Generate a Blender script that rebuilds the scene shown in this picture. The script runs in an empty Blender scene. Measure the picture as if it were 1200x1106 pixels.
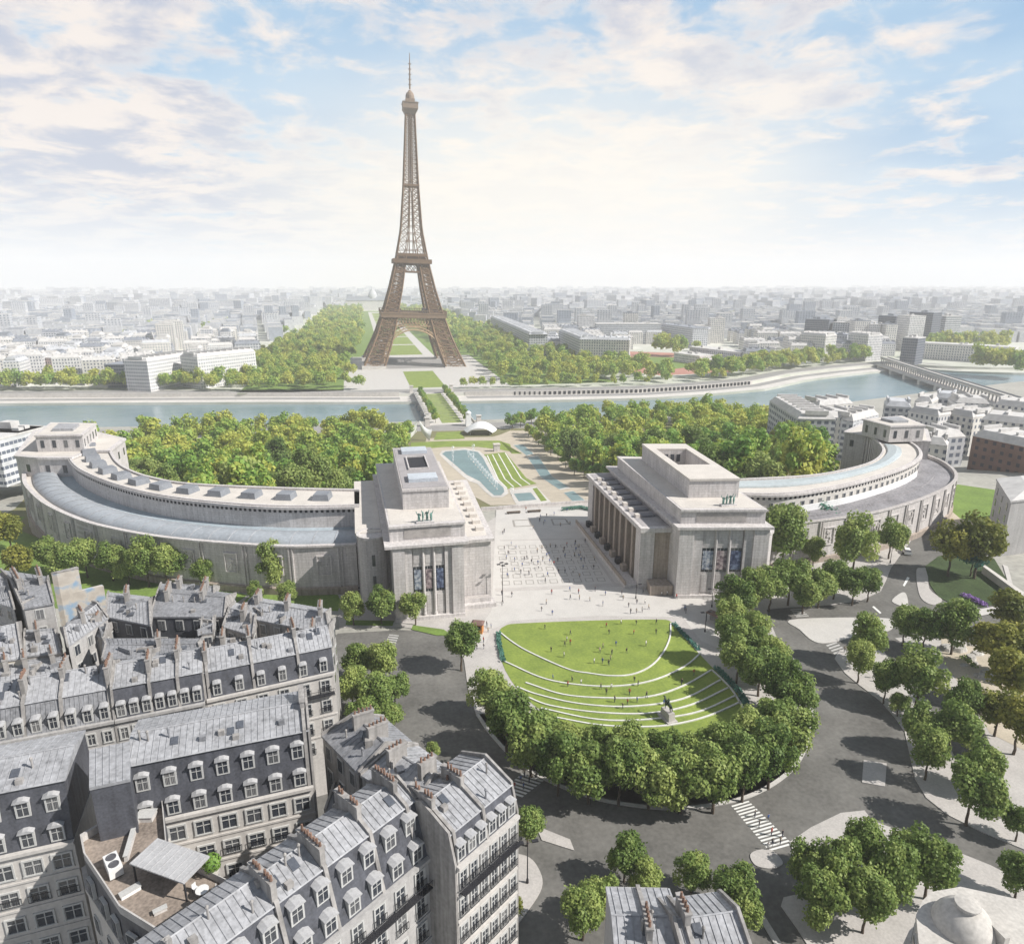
import bpy, bmesh, math, random
import numpy as np
from mathutils import Vector, Matrix
R=math.radians
rnd=random.Random(7)
sc=bpy.context.scene
COL=sc.collection
# ------------------------------------------------------------------ camera model (also used to survey the plan from the picture)
F=800.; HZ=330.; CX=-60.3; CZ=71.
PITCH=math.atan((553-HZ)/F); YAW=R(12.2)
fw=Vector((math.sin(YAW)*math.cos(PITCH),math.cos(YAW)*math.cos(PITCH),-math.sin(PITCH)))
rt=Vector((math.cos(YAW),-math.sin(YAW),0)); up=rt.cross(fw)
CAM=Vector((CX,0,CZ))
def ray(px,py): return fw+rt*((px-600)/F)+up*((553-py)/F)
def G(px,py,z=0.):
    d=ray(px,py); t=(z-CZ)/d.z
    return Vector((CX+d.x*t,d.y*t))
def PR(x,y,z):
    v=Vector((x,y,z))-CAM; d=v.dot(fw)
    return 600+F*v.dot(rt)/d, 553-F*v.dot(up)/d, d
def gz(y):
    if y<=206: return 0.
    if y<300: return -18*(y-206)/94.
    if y<440: return -18-10*(y-300)/140.
    return -28.
def GT(px,py):
    d=ray(px,py); t=60.
    for i in range(6000):
        p=CAM+d*t
        if p.z<=gz(p.y): break
        t*=1.002
    return Vector((p.x,p.y))
# ------------------------------------------------------------------ materials
MATS={}
def nodes(m):
    m.use_nodes=True; nt=m.node_tree; nt.nodes.clear(); return nt
def mat(name,col,rough=.8,var=.12,scale=1.,bump=0.,metal=0.,streak=0.,fine=.5,col2=None,spec=.3,joints=0):
    if name in MATS: return MATS[name]
    m=bpy.data.materials.new(name); nt=nodes(m); N=nt.nodes.new; L=nt.links.new
    out=N('ShaderNodeOutputMaterial'); b=N('ShaderNodeBsdfPrincipled'); L(b.outputs[0],out.inputs[0])
    tc=N('ShaderNodeTexCoord'); mp=N('ShaderNodeMapping'); L(tc.outputs['Object'],mp.inputs[0])
    n1=N('ShaderNodeTexNoise'); n1.inputs['Scale'].default_value=scale*.25; n1.inputs['Detail'].default_value=6; n1.inputs['Roughness'].default_value=.65
    L(mp.outputs[0],n1.inputs[0])
    n2=N('ShaderNodeTexNoise'); n2.inputs['Scale'].default_value=scale*3; n2.inputs['Detail'].default_value=4
    L(mp.outputs[0],n2.inputs[0])
    mx=N('ShaderNodeMix'); mx.data_type='FLOAT'; mx.inputs[0].default_value=fine; L(n1.outputs[0],mx.inputs[2]); L(n2.outputs[0],mx.inputs[3])
    fac=mx.outputs[0]
    if streak:
        mp2=N('ShaderNodeMapping'); mp2.inputs['Scale'].default_value=(1.5,1.5,.09); L(tc.outputs['Object'],mp2.inputs[0])
        n3=N('ShaderNodeTexNoise'); n3.inputs['Scale'].default_value=1.2; n3.inputs['Detail'].default_value=5; L(mp2.outputs[0],n3.inputs[0])
        m2=N('ShaderNodeMix'); m2.data_type='FLOAT'; m2.inputs[0].default_value=streak; L(fac,m2.inputs[2]); L(n3.outputs[0],m2.inputs[3]); fac=m2.outputs[0]
    cr=N('ShaderNodeValToRGB'); L(fac,cr.inputs[0])
    c=Vector(col); c2=Vector(col2) if col2 else c*(1-2.2*var)
    cr.color_ramp.elements[0].position=.32; cr.color_ramp.elements[1].position=.66
    cr.color_ramp.elements[0].color=(max(c2[0],0),max(c2[1],0),max(c2[2],0),1)
    hi=[min(v*(1+var),.95) for v in col]; cr.color_ramp.elements[1].color=(*hi,1)
    colo=cr.outputs[0]
    if joints:
        sp=N('ShaderNodeSeparateXYZ'); L(tc.outputs['Object'],sp.inputs[0]); cz=N('ShaderNodeCombineXYZ')
        ad=N('ShaderNodeMath'); ad.operation='ADD'; L(sp.outputs[0],ad.inputs[0]); L(sp.outputs[1],ad.inputs[1]); L(ad.outputs[0],cz.inputs[0]); L(sp.outputs[2],cz.inputs[1])
        bk=N('ShaderNodeTexBrick'); bk.inputs['Scale'].default_value=joints; bk.inputs['Mortar Size'].default_value=.03; bk.inputs['Color1'].default_value=(1,1,1,1); bk.inputs['Color2'].default_value=(.90,.89,.88,1); bk.inputs['Mortar'].default_value=(.72,.70,.68,1); bk.inputs['Brick Width'].default_value=1.2; bk.inputs['Row Height'].default_value=.6; L(cz.outputs[0],bk.inputs[0])
        mm=N('ShaderNodeMix'); mm.data_type='RGBA'; mm.blend_type='MULTIPLY'; mm.inputs[0].default_value=.8; L(cr.outputs[0],mm.inputs[6]); L(bk.outputs[0],mm.inputs[7]); colo=mm.outputs[2]
    L(colo,b.inputs['Base Color'])
    b.inputs['Roughness'].default_value=rough; b.inputs['Metallic'].default_value=metal; b.inputs['Specular IOR Level'].default_value=spec
    if bump:
        bp=N('ShaderNodeBump'); bp.inputs['Strength'].default_value=bump; bp.inputs['Distance'].default_value=.1; L(mx.outputs[0],bp.inputs['Height']); L(bp.outputs[0],b.inputs['Normal'])
    MATS[name]=m; return m
STONE=mat('palace_stone',(.61,.58,.565),.9,.17,.8,.15,streak=.45,joints=.9)
STONED=mat('palace_stone_brown_shade',(.38,.32,.27),.9,.2,.6,.1,streak=.5)  # brown tone puts the side colonnade's shade into the stone colour
ROOFST=mat('roof_terrace_stone',(.60,.56,.51),.9,.1,1,.05)
PLAZA=mat('plaza_paving',(.53,.51,.48),.85,.07,1.,.03)
PAVE=mat('pavement_slabs',(.47,.445,.42),.85,.1,1.2,.05)
GROUND=mat('district_ground',(.38,.37,.33),.95,.15,.2)
ASPH=mat('asphalt',(.165,.16,.148),.9,.2,.5,.03,fine=.35,spec=.2)
ASPH2=mat('asphalt_light',(.30,.29,.28),.9,.12,.4)
KERB=mat('kerb_stone',(.55,.53,.50),.8,.1,2)
WHITE=mat('road_paint',(.78,.78,.75),.7,.12,4)
GRASS=mat('lawn_grass',(.225,.28,.055),.95,.2,.7,.15,col2=(.125,.18,.04),fine=.4)
GRASS2=mat('park_grass',(.16,.24,.05),.95,.25,.5,.1,col2=(.10,.15,.04))
EARTH=mat('garden_earth',(.13,.14,.06),.95,.3,.4,.1,col2=(.20,.17,.10))
GRAVEL=mat('gravel_path',(.50,.44,.35),.95,.12,1)
ZINC=mat('zinc_sheet',(.375,.38,.395),.6,.26,.9,.08,metal=.0,spec=.35,streak=.25)
ZINCD=mat('zinc_sheet_weathered',(.27,.275,.29),.6,.28,.9,.08,spec=.35,streak=.25)
SLATE=mat('slate_roof',(.088,.092,.108),.6,.3,1.5,.15,streak=.35,spec=.5)
HSTONE=mat('facade_limestone',(.42,.41,.40),.9,.15,.9,.08,streak=.4)
HSTONE2=mat('facade_cream_render',(.54,.515,.485),.9,.12,.9,.06,streak=.3)
PLASTER=mat('party_wall_plaster',(.335,.32,.305),.95,.25,.8,.12,streak=.5)
TERRA=mat('terracotta_pots',(.25,.155,.115),.9,.3,3)
GLASS=mat('window_glass',(.05,.055,.065),.12,.3,2.2,spec=.8,fine=.8,col2=(.015,.02,.03))
def _curtains(m):
    nt=m.node_tree; N=nt.nodes.new; L=nt.links.new; b=[n for n in nt.nodes if n.type=='BSDF_PRINCIPLED'][0]; src=b.inputs['Base Color'].links[0].from_socket
    oi=N('ShaderNodeObjectInfo'); r=N('ShaderNodeMapRange'); r.inputs[1].default_value=.55; r.inputs[2].default_value=1.; r.inputs[3].default_value=0; r.inputs[4].default_value=.75; L(oi.outputs['Random'],r.inputs[0])
    tc=N('ShaderNodeTexCoord'); w=N('ShaderNodeTexWave'); w.inputs['Scale'].default_value=2.2; w.inputs['Distortion'].default_value=1.5; L(tc.outputs['Object'],w.inputs[0])
    mu=N('ShaderNodeMath'); mu.operation='MULTIPLY'; L(r.outputs[0],mu.inputs[0]); L(w.outputs['Fac'],mu.inputs[1])
    mx=N('ShaderNodeMix'); mx.data_type='RGBA'; L(mu.outputs[0],mx.inputs[0]); L(src,mx.inputs[6]); mx.inputs[7].default_value=(.42,.41,.39,1); L(mx.outputs[2],b.inputs['Base Color'])
_curtains(GLASS)
FRAME=mat('window_frame_paint',(.50,.50,.485),.7,.1,2)
IRON=mat('wrought_iron',(.03,.03,.035),.6,.2,2)
BARK=mat('tree_bark',(.13,.10,.075),.95,.3,3,.2)
TIRON=mat('tower_iron',(.20,.125,.07),.7,.15,.1)
BLUEROOF=mat('vault_glazing',(.36,.39,.42),.4,.12,.5,spec=.6)
BRONZE=mat('green_bronze',(.16,.30,.26),.6,.3,2)
CONC=mat('quay_concrete',(.60,.57,.53),.9,.1,.15)
TERRB=mat('brown_brick',(.20,.125,.105),.9,.15,1)
DARK=mat('dark_opening',(.03,.03,.035),.8,.1,1)
WOODP=mat('timber_orange',(.55,.23,.07),.8,.15,2)
ROCK=mat('pale_rock',(.50,.48,.45),.9,.25,1,.3)
WHITEP=mat('white_membrane',(.80,.80,.79),.6,.06,.6)
FLOWER=mat('lavender_flowers',(.33,.20,.48),.9,.3,3)
POOLM=mat('pool_tile',(.18,.27,.28),.5,.12,.3)
def water_mat():
    m=bpy.data.materials.new('river_water'); nt=nodes(m); N=nt.nodes.new; L=nt.links.new
    o=N('ShaderNodeOutputMaterial'); b=N('ShaderNodeBsdfPrincipled'); L(b.outputs[0],o.inputs[0])
    tc=N('ShaderNodeTexCoord'); mp=N('ShaderNodeMapping'); mp.inputs['Scale'].default_value=(.35,1,1); L(tc.outputs['Object'],mp.inputs[0])
    n=N('ShaderNodeTexNoise'); n.inputs['Scale'].default_value=.25; n.inputs['Detail'].default_value=8; L(mp.outputs[0],n.inputs[0])
    n2=N('ShaderNodeTexNoise'); n2.inputs['Scale'].default_value=.02; n2.inputs['Detail'].default_value=5; L(mp.outputs[0],n2.inputs[0])
    cr=N('ShaderNodeValToRGB'); L(n2.outputs[0],cr.inputs[0]); cr.color_ramp.elements[0].color=(.12,.20,.235,1); cr.color_ramp.elements[1].color=(.20,.27,.295,1)
    cr.color_ramp.elements[0].position=.35; cr.color_ramp.elements[1].position=.65
    L(cr.outputs[0],b.inputs['Base Color']); b.inputs['Roughness'].default_value=.22; b.inputs['Specular IOR Level'].default_value=.35
    bp=N('ShaderNodeBump'); bp.inputs['Strength'].default_value=.5; bp.inputs['Distance'].default_value=.6; L(n.outputs[0],bp.inputs['Height']); L(bp.outputs[0],b.inputs['Normal'])
    return m
WATER=water_mat()
def leaf_mat(name,c1,c2,c3):
    m=bpy.data.materials.new(name); nt=nodes(m); N=nt.nodes.new; L=nt.links.new
    o=N('ShaderNodeOutputMaterial'); d=N('ShaderNodeBsdfPrincipled'); t=N('ShaderNodeBsdfTranslucent'); mx=N('ShaderNodeMixShader')
    at=N('ShaderNodeAttribute'); at.attribute_name='tint'; oi=N('ShaderNodeObjectInfo')
    cr=N('ShaderNodeValToRGB'); e=cr.color_ramp.elements; e[0].color=(*c1,1); e[1].color=(*c3,1); k=e.new(.5); k.color=(*c2,1)
    ad=N('ShaderNodeMath'); ad.operation='MULTIPLY_ADD'; ad.inputs[1].default_value=.55; L(oi.outputs['Random'],ad.inputs[0])
    mu=N('ShaderNodeMath'); mu.operation='MULTIPLY'; mu.inputs[1].default_value=.6; L(at.outputs['Fac'],mu.inputs[0]); L(mu.outputs[0],ad.inputs[2])
    L(ad.outputs[0],cr.inputs[0]); L(cr.outputs[0],d.inputs['Base Color']); L(cr.outputs[0],t.inputs['Color'])
    d.inputs['Roughness'].default_value=.55; d.inputs['Specular IOR Level'].default_value=.25
    mx.inputs[0].default_value=.36; L(d.outputs[0],mx.inputs[1]); L(t.outputs[0],mx.inputs[2]); L(mx.outputs[0],o.inputs[0])
    return m
LEAF=leaf_mat('leaves_fresh_green',(.08,.145,.035),(.215,.30,.08),(.42,.48,.15))
LEAFY=leaf_mat('leaves_mixed_yellow_green',(.09,.22,.045),(.25,.40,.08),(.52,.53,.11))
LEAFO=leaf_mat('leaves_olive',(.10,.13,.03),(.22,.24,.05),(.40,.38,.08))
LEAFT=leaf_mat('leaves_blue_green',(.05,.16,.13),(.08,.22,.18),(.14,.30,.22))
def facade_mat(name,wall,glass=(.13,.15,.19),sx=3.0,sz=3.2,wx=.42,wz=.52,var=.08):
    m=bpy.data.materials.new(name); nt=nodes(m); N=nt.nodes.new; L=nt.links.new
    o=N('ShaderNodeOutputMaterial'); b=N('ShaderNodeBsdfPrincipled'); L(b.outputs[0],o.inputs[0])
    tc=N('ShaderNodeTexCoord'); sp=N('ShaderNodeSeparateXYZ'); L(tc.outputs['Object'],sp.inputs[0]); sn=N('ShaderNodeSeparateXYZ'); L(tc.outputs['Normal'],sn.inputs[0])
    def M(op,a,bv=None,c=None):
        n=N('ShaderNodeMath'); n.operation=op
        for i,v in enumerate((a,bv,c)):
            if v is None: continue
            if isinstance(v,(int,float)): n.inputs[i].default_value=v
            else: L(v,n.inputs[i])
        return n.outputs[0]
    ax=M('GREATER_THAN',M('ABSOLUTE',sn.outputs[0]),M('ABSOLUTE',sn.outputs[1]))
    al=M('ADD',M('MULTIPLY',sp.outputs[1],ax),M('MULTIPLY',sp.outputs[0],M('SUBTRACT',1.,ax)))
    fx=M('FRACT',M('DIVIDE',M('ADD',al,1000.),sx)); fz=M('FRACT',M('DIVIDE',M('ADD',sp.outputs[2],300.6),sz))
    wn=M('MULTIPLY',M('LESS_THAN',M('ABSOLUTE',M('SUBTRACT',fx,.5)),wx/2),M('LESS_THAN',M('ABSOLUTE',M('SUBTRACT',fz,.45)),wz/2))
    side=M('LESS_THAN',M('ABSOLUTE',sn.outputs[2]),.4); wn=M('MULTIPLY',wn,side)
    wn=M('MULTIPLY',wn,M('GREATER_THAN',sp.outputs[2],1.))
    n1=N('ShaderNodeTexNoise'); n1.inputs['Scale'].default_value=.3; n1.inputs['Detail'].default_value=5; L(tc.outputs['Object'],n1.inputs[0])
    cr=N('ShaderNodeValToRGB'); L(n1.outputs[0],cr.inputs[0]); cr.color_ramp.elements[0].position=.35; cr.color_ramp.elements[1].position=.65
    w=Vector(wall); cr.color_ramp.elements[0].color=(*(w*(1-2*var)),1); cr.color_ramp.elements[1].color=(*(w*(1+var)),1)
    mx=N('ShaderNodeMix'); mx.data_type='RGBA'; L(wn,mx.inputs[0]); L(cr.outputs[0],mx.inputs[6]); mx.inputs[7].default_value=(*glass,1)
    L(mx.outputs[2],b.inputs['Base Color']); b.inputs['Roughness'].default_value=.8; b.inputs['Specular IOR Level'].default_value=.2
    return m
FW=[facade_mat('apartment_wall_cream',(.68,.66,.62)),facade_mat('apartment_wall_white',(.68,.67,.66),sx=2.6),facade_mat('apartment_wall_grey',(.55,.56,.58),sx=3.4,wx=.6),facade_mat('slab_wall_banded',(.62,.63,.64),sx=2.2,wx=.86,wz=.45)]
FWP=facade_mat('facade_pinkish',(.60,.47,.43),sx=3.)
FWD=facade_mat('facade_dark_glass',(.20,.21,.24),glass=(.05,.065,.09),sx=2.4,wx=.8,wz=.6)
FWB=facade_mat('facade_brown_brick',(.19,.12,.10),glass=(.05,.05,.06),sx=3.4,sz=3.2,wx=.4,wz=.45)
RW=[mat('city_roof_zinc',(.56,.57,.59),.6,.15,.15),mat('city_roof_white',(.60,.585,.565),.8,.12,.15),mat('city_roof_slate',(.26,.28,.32),.6,.15,.15)]
def spray_mat():
    m=bpy.data.materials.new('water_spray'); nt=nodes(m); N=nt.nodes.new; L=nt.links.new
    o=N('ShaderNodeOutputMaterial'); d=N('ShaderNodeBsdfDiffuse'); d.inputs[0].default_value=(.9,.93,.95,1); t=N('ShaderNodeBsdfTransparent'); mx=N('ShaderNodeMixShader')
    n=N('ShaderNodeTexNoise'); n.inputs['Scale'].default_value=1.3; cr=N('ShaderNodeValToRGB'); cr.color_ramp.elements[0].position=.4; cr.color_ramp.elements[1].position=.7
    tc=N('ShaderNodeTexCoord'); L(tc.outputs['Object'],n.inputs[0]); L(n.outputs[0],cr.inputs[0]); mu=N('ShaderNodeMath'); mu.operation='MULTIPLY'; mu.inputs[1].default_value=.75; L(cr.outputs[0],mu.inputs[0])
    L(mu.outputs[0],mx.inputs[0]); L(t.outputs[0],mx.inputs[1]); L(d.outputs[0],mx.inputs[2]); L(mx.outputs[0],o.inputs[0]); return m
SPRAY=spray_mat()
def banner_mat(name,c1,c2,c3,s=.5):
    m=bpy.data.materials.new(name); nt=nodes(m); N=nt.nodes.new; L=nt.links.new
    o=N('ShaderNodeOutputMaterial'); b=N('ShaderNodeBsdfPrincipled'); L(b.outputs[0],o.inputs[0])
    tc=N('ShaderNodeTexCoord'); n=N('ShaderNodeTexVoronoi'); n.inputs['Scale'].default_value=s; L(tc.outputs['Object'],n.inputs[0])
    n2=N('ShaderNodeTexNoise'); n2.inputs['Scale'].default_value=s*1.5; n2.inputs['Detail'].default_value=3; L(tc.outputs['Object'],n2.inputs[0])
    cr=N('ShaderNodeValToRGB'); e=cr.color_ramp.elements; e[0].position=.35;e[0].color=(*c1,1); e[1].position=.65; e[1].color=(*c3,1); k=e.new(.5); k.color=(*c2,1); L(n2.outputs[0],cr.inputs[0]); L(cr.outputs[0],b.inputs['Base Color']); b.inputs['Roughness'].default_value=.6
    return m
BAN=[banner_mat('banner_blue_white',(.08,.09,.13),(.28,.32,.38),(.5,.5,.5),.9),banner_mat('banner_red_cream',(.09,.07,.08),(.26,.2,.21),(.48,.42,.40),.8),banner_mat('banner_dark_blue',(.02,.03,.07),(.07,.09,.16),(.2,.25,.35),.8)]
# ------------------------------------------------------------------ object helpers
def tag(o,label=None,cat=None,group=None,kind=None):
    if label: o['label']=label
    if cat: o['category']=cat
    if group: o['group']=group
    if kind: o['kind']=kind
    return o
def thing(name,label,cat,loc=(0,0,0),rz=0,group=None):
    o=bpy.data.objects.new(name,None); o.empty_display_size=.5; COL.objects.link(o); o.location=loc; o.rotation_euler=(0,0,rz)
    return tag(o,label,cat,group)
class MB:
    def __init__(s): s.v=[]; s.f=[]; s.m=[]; s.cur=0
    def add(s,vs,fs):
        b=len(s.v); s.v+=[tuple(v) for v in vs]; s.f+=[tuple(b+i for i in f) for f in fs]; s.m+=[s.cur]*len(fs)
    def box(s,x0,x1,y0,y1,z0,z1,M=None):
        vs=[Vector((x,y,z)) for z in (z0,z1) for x,y in ((x0,y0),(x1,y0),(x1,y1),(x0,y1))]
        if M: vs=[M@v for v in vs]
        s.add(vs,[(3,2,1,0),(4,5,6,7),(0,1,5,4),(1,2,6,5),(2,3,7,6),(3,0,4,7)]); return s
    def prism(s,poly,z0,z1,top=None,cap=True,bot=False):
        n=len(poly); top=top or poly
        f0=z0 if callable(z0) else (lambda p:z0); f1=z1 if callable(z1) else (lambda p:z1)
        vs=[(p[0],p[1],f0(p)) for p in poly]+[(p[0],p[1],f1(p)) for p in top]
        fs=[(i,(i+1)%n,n+(i+1)%n,n+i) for i in range(n)]
        if cap: fs.append(tuple(range(n,2*n)))
        if bot: fs.append(tuple(range(n-1,-1,-1)))
        s.add(vs,fs); return s
    def bar(s,p,q,r,r2=None,n=4):
        p=Vector(p);q=Vector(q);d=q-p
        if d.length<1e-6: return s
        r2=r if r2 is None else r2
        a=d.orthogonal().normalized(); b=d.normalized().cross(a)
        vs=[]
        for c,rr in ((p,r),(q,r2)):
            for i in range(n):
                t=2*math.pi*(i+.5)/n; vs.append(c+(a*math.cos(t)+b*math.sin(t))*rr)
        fs=[(i,(i+1)%n,n+(i+1)%n,n+i) for i in range(n)]+[tuple(range(n-1,-1,-1)),tuple(range(n,2*n))]
        s.add(vs,fs); return s
    def lathe(s,prof,c=(0,0),n=20,cap=True):
        vs=[];k=len(prof)
        for r,z in prof:
            for i in range(n):
                t=2*math.pi*i/n; vs.append((c[0]+r*math.cos(t),c[1]+r*math.sin(t),z))
        fs=[(j*n+i,j*n+(i+1)%n,(j+1)*n+(i+1)%n,(j+1)*n+i) for j in range(k-1) for i in range(n)]
        if cap: fs.append(tuple((k-1)*n+i for i in range(n)))
        s.add(vs,fs); return s
    def mesh(s,name,ms,smooth=False,off=None):
        me=bpy.data.meshes.new(name)
        v=s.v if off is None else [(a-off[0],b-off[1],c-off[2]) for a,b,c in s.v]
        me.from_pydata(v,[],s.f)
        for m in (ms if isinstance(ms,(list,tuple)) else [ms]): me.materials.append(m)
        if max(s.m or [0])>0: me.polygons.foreach_set('material_index',s.m)
        if smooth: me.polygons.foreach_set('use_smooth',[True]*len(me.polygons))
        me.update(); return me
    def build(s,name,ms,parent=None,smooth=False,world=False,loc=None,rz=0,fix=True):
        """world=True: the vertices are world coordinates; they are moved into the parent's frame (or about a base point)"""
        off=None
        if world: off=parent.location if parent else (loc or s.base())
        me=s.mesh(name,ms,smooth,off)
        if fix:
            bm=bmesh.new(); bm.from_mesh(me); bmesh.ops.recalc_face_normals(bm,faces=bm.faces); bm.to_mesh(me); bm.free()
        o=bpy.data.objects.new(name,me); COL.objects.link(o)
        if parent: o.parent=parent
        elif world: o.location=off
        elif loc: o.location=loc; o.rotation_euler=(0,0,rz)
        return o
    def base(s):
        a=np.array(s.v); return ((a[:,0].min()+a[:,0].max())/2,(a[:,1].min()+a[:,1].max())/2,a[:,2].min())
def copy_tree(o,parent=None):
    c=o.copy(); COL.objects.link(c); c.parent=parent
    for ch in o.children: copy_tree(ch,c)
    return c
def spline(pts,n=8,closed=False):
    P=[Vector(p) for p in pts]; out=[]; m=len(P)
    rng=range(m) if closed else range(m-1)
    for i in rng:
        if closed: a,b,c,d=P[(i-1)%m],P[i],P[(i+1)%m],P[(i+2)%m]
        else:
            b,c=P[i],P[i+1]; a=P[i-1] if i else b*2-c; d=P[i+2] if i+2<m else c*2-b
        for k in range(n):
            t=k/n; out.append(.5*((2*b)+(c-a)*t+(2*a-5*b+4*c-d)*t*t+(3*b-a-3*c+d)*t**3))
    if not closed: out.append(P[-1])
    return out
def resample(pts,n):
    P=[Vector(p) for p in pts]; L=[0]
    for a,b in zip(P,P[1:]): L.append(L[-1]+(b-a).length)
    out=[];j=0
    for i in range(n):
        s=L[-1]*i/(n-1)
        while j<len(L)-2 and L[j+1]<s: j+=1
        t=(s-L[j])/max(L[j+1]-L[j],1e-9); out.append(P[j].lerp(P[j+1],min(t,1)))
    return out
def sheet(name,poly,m,off,kind='structure',curb=0.,label=None,cat=None,flat=None,group=None):
    """horizontal patch that follows the terrain; curb>0 gives it standing sides"""
    bm=bmesh.new(); vs=[bm.verts.new((p[0],p[1],0)) for p in poly]; bm.faces.new(vs)
    ys=[p[1] for p in poly]
    if flat is None:
        for y in (206,300,440):
            if min(ys)<y<max(ys): bmesh.ops.bisect_plane(bm,geom=bm.verts[:]+bm.edges[:]+bm.faces[:],plane_co=(0,y,0),plane_no=(0,1,0))
    bmesh.ops.triangulate(bm,faces=bm.faces)
    for v in bm.verts: v.co.z=(gz(v.co.y) if flat is None else flat)+off
    bmesh.ops.recalc_face_normals(bm,faces=bm.faces)
    if bm.faces and sum(f.normal.z for f in bm.faces)<0: bmesh.ops.reverse_faces(bm,faces=bm.faces)
    if curb:
        ed=[e for e in bm.edges if len(e.link_faces)==1]
        r=bmesh.ops.extrude_edge_only(bm,edges=ed)
        for v in [g for g in r['geom'] if isinstance(g,bmesh.types.BMVert)]: v.co.z-=curb
    c=Vector((0,0,0))
    for v in bm.verts: c+=v.co
    c/=len(bm.verts)
    for v in bm.verts: v.co-=c
    me=bpy.data.meshes.new(name); bm.to_mesh(me); bm.free(); me.materials.append(m)
    o=bpy.data.objects.new(name,me); COL.objects.link(o); o.location=c
    return tag(o,label,cat,group,kind)
def gp(pix,z=0.): return [G(a,b,z) for a,b in pix]
def band(pts,w0,w1):
    """closed polygon of a strip along pts, between offsets w0 and w1 (to the left)"""
    n=len(pts); L=[];Rr=[]
    for i in range(n):
        d=(pts[min(i+1,n-1)]-pts[max(i-1,0)]).normalized(); nn=Vector((-d.y,d.x)); L.append(pts[i]+nn*w0); Rr.append(pts[i]+nn*w1)
    return L+Rr[::-1]
HAZE_D=.0002; SUN_E=4.4; SKY_S=.10; SKB=.66; EXPO=.6
# ------------------------------------------------------------------ terrain, river, quays
FB=sorted([tuple(G(a,b,-33)) for a,b in [(-500,480),(-60,476),(100,475),(300,474),(450,474),(533,473),(650,471.5),(760,469),(830,464.5),(899,458),(947,447),(997,440.5),(1042,436),(1085,433),(1120,437),(1180,439),(1300,440)]])
NB=sorted([tuple(G(a,b,-33)) for a,b in [(-500,514),(-60,512),(100,509),(300,505),(480,502),(550,500),(650,497),(800,492),(900,486),(1000,477),(1100,464),(1200,452),(1300,444)]])
def interp(T,x):
    if x<=T[0][0]: a,b=T[0],T[1]
    elif x>=T[-1][0]: a,b=T[-2],T[-1]
    else:
        for a,b in zip(T,T[1:]):
            if a[0]<=x<=b[0]: break
    return a[1]+(b[1]-a[1])*(x-a[0])/(b[0]-a[0])
def Yf(x): return interp(FB,x)
def Yn(x): return min(interp(NB,x),Yf(x)-60)
xs=sorted(set([round(v) for v in np.concatenate([np.linspace(-9000,-1000,14),np.linspace(-950,950,77),np.linspace(1000,2400,15),np.linspace(2600,9000,9)])]))
def grid(name,xs,rows,m,zf):
    mb=MB(); n=len(rows(xs[0]))
    for x in xs:
        for y in rows(x): mb.v.append((x,y,zf(x,y)))
    for i in range(len(xs)-1):
        for j in range(n-1):
            a=i*n+j; mb.f.append((a,a+n,a+n+1,a+1)); mb.m.append(0)
    return mb.build(name,m)
def nrows(x):
    yb=Yn(x); base=[-80,0,50,100,150,206,235,265,300,350,400,440]
    return [min(v,yb-2*(12-i)) for i,v in enumerate(base)]+[yb,yb+.3]
tag(grid('near_ground',xs,nrows,GROUND,lambda x,y: -34.5 if y>Yn(x)+.2 else gz(y)),kind='structure')
def frows(x):
    yb=Yf(x); return [yb-.3,yb,yb+30,yb+30.4,yb+80,yb+200,yb+500,yb+1200,yb+3000,yb+6000,max(yb+9000,11000)]
FARG=mat('far_plain_ground',(.52,.51,.47),.95,.3,.012,col2=(.30,.33,.25),fine=.35)
tag(grid('far_ground',xs,frows,FARG,lambda x,y: -34.5 if y<Yf(x)-.1 else (-30.8 if y<Yf(x)+30.2 else -28)),kind='structure')
mb=MB(); mb.v=[(-9000,-80,-33),(9000,-80,-33),(9000,11000,-33),(-9000,11000,-33)]
wx=[x for x in xs if -2400<x<3200]
wp=[(x,Yn(x)-4) for x in wx]+[(x,Yf(x)+4) for x in reversed(wx)]
mb=MB()
for i in range(len(wx)-1):
    a,b=wx[i],wx[i+1]; mb.add([(a,Yn(a)-1,-33),(b,Yn(b)-1,-33),(b,Yf(b)+1,-33),(a,Yf(a)+1,-33)],[(0,1,2,3)])
tag(mb.build('river',WATER),kind='structure')
# lower quay slabs and embankment roads
def along(x0,x1,n=40): return [x0+(x1-x0)*i/(n-1) for i in range(n)]
def strip(name,x0,x1,d0,d1,m,off,zb,kind='structure',fn=Yf,n=60,**k):
    X=along(x0,x1,n); mb=MB()
    for a,b in zip(X,X[1:]):
        mb.add([(a,fn(a)+d0,zb+off),(b,fn(b)+d0,zb+off),(b,fn(b)+d1,zb+off),(a,fn(a)+d1,zb+off)],[(0,1,2,3)])
    return tag(mb.build(name,m,world=True),kind=kind,**k)
strip('quay',-900,640,.5,29.5,CONC,.02,-30.8)
strip('quay_road',-900,-30,13,24,ASPH2,.04,-30.8)
strip('quay_road',30,640,15,27,ASPH2,.04,-30.8)
strip('embankment_road',-900,640,34,54,ASPH2,.03,-28)
strip('embankment_pavement',-900,640,31,34,CONC,.05,-28)
strip('near_embankment_road',-500,260,-34,-12,ASPH2,.03,-28,fn=Yn)
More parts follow.
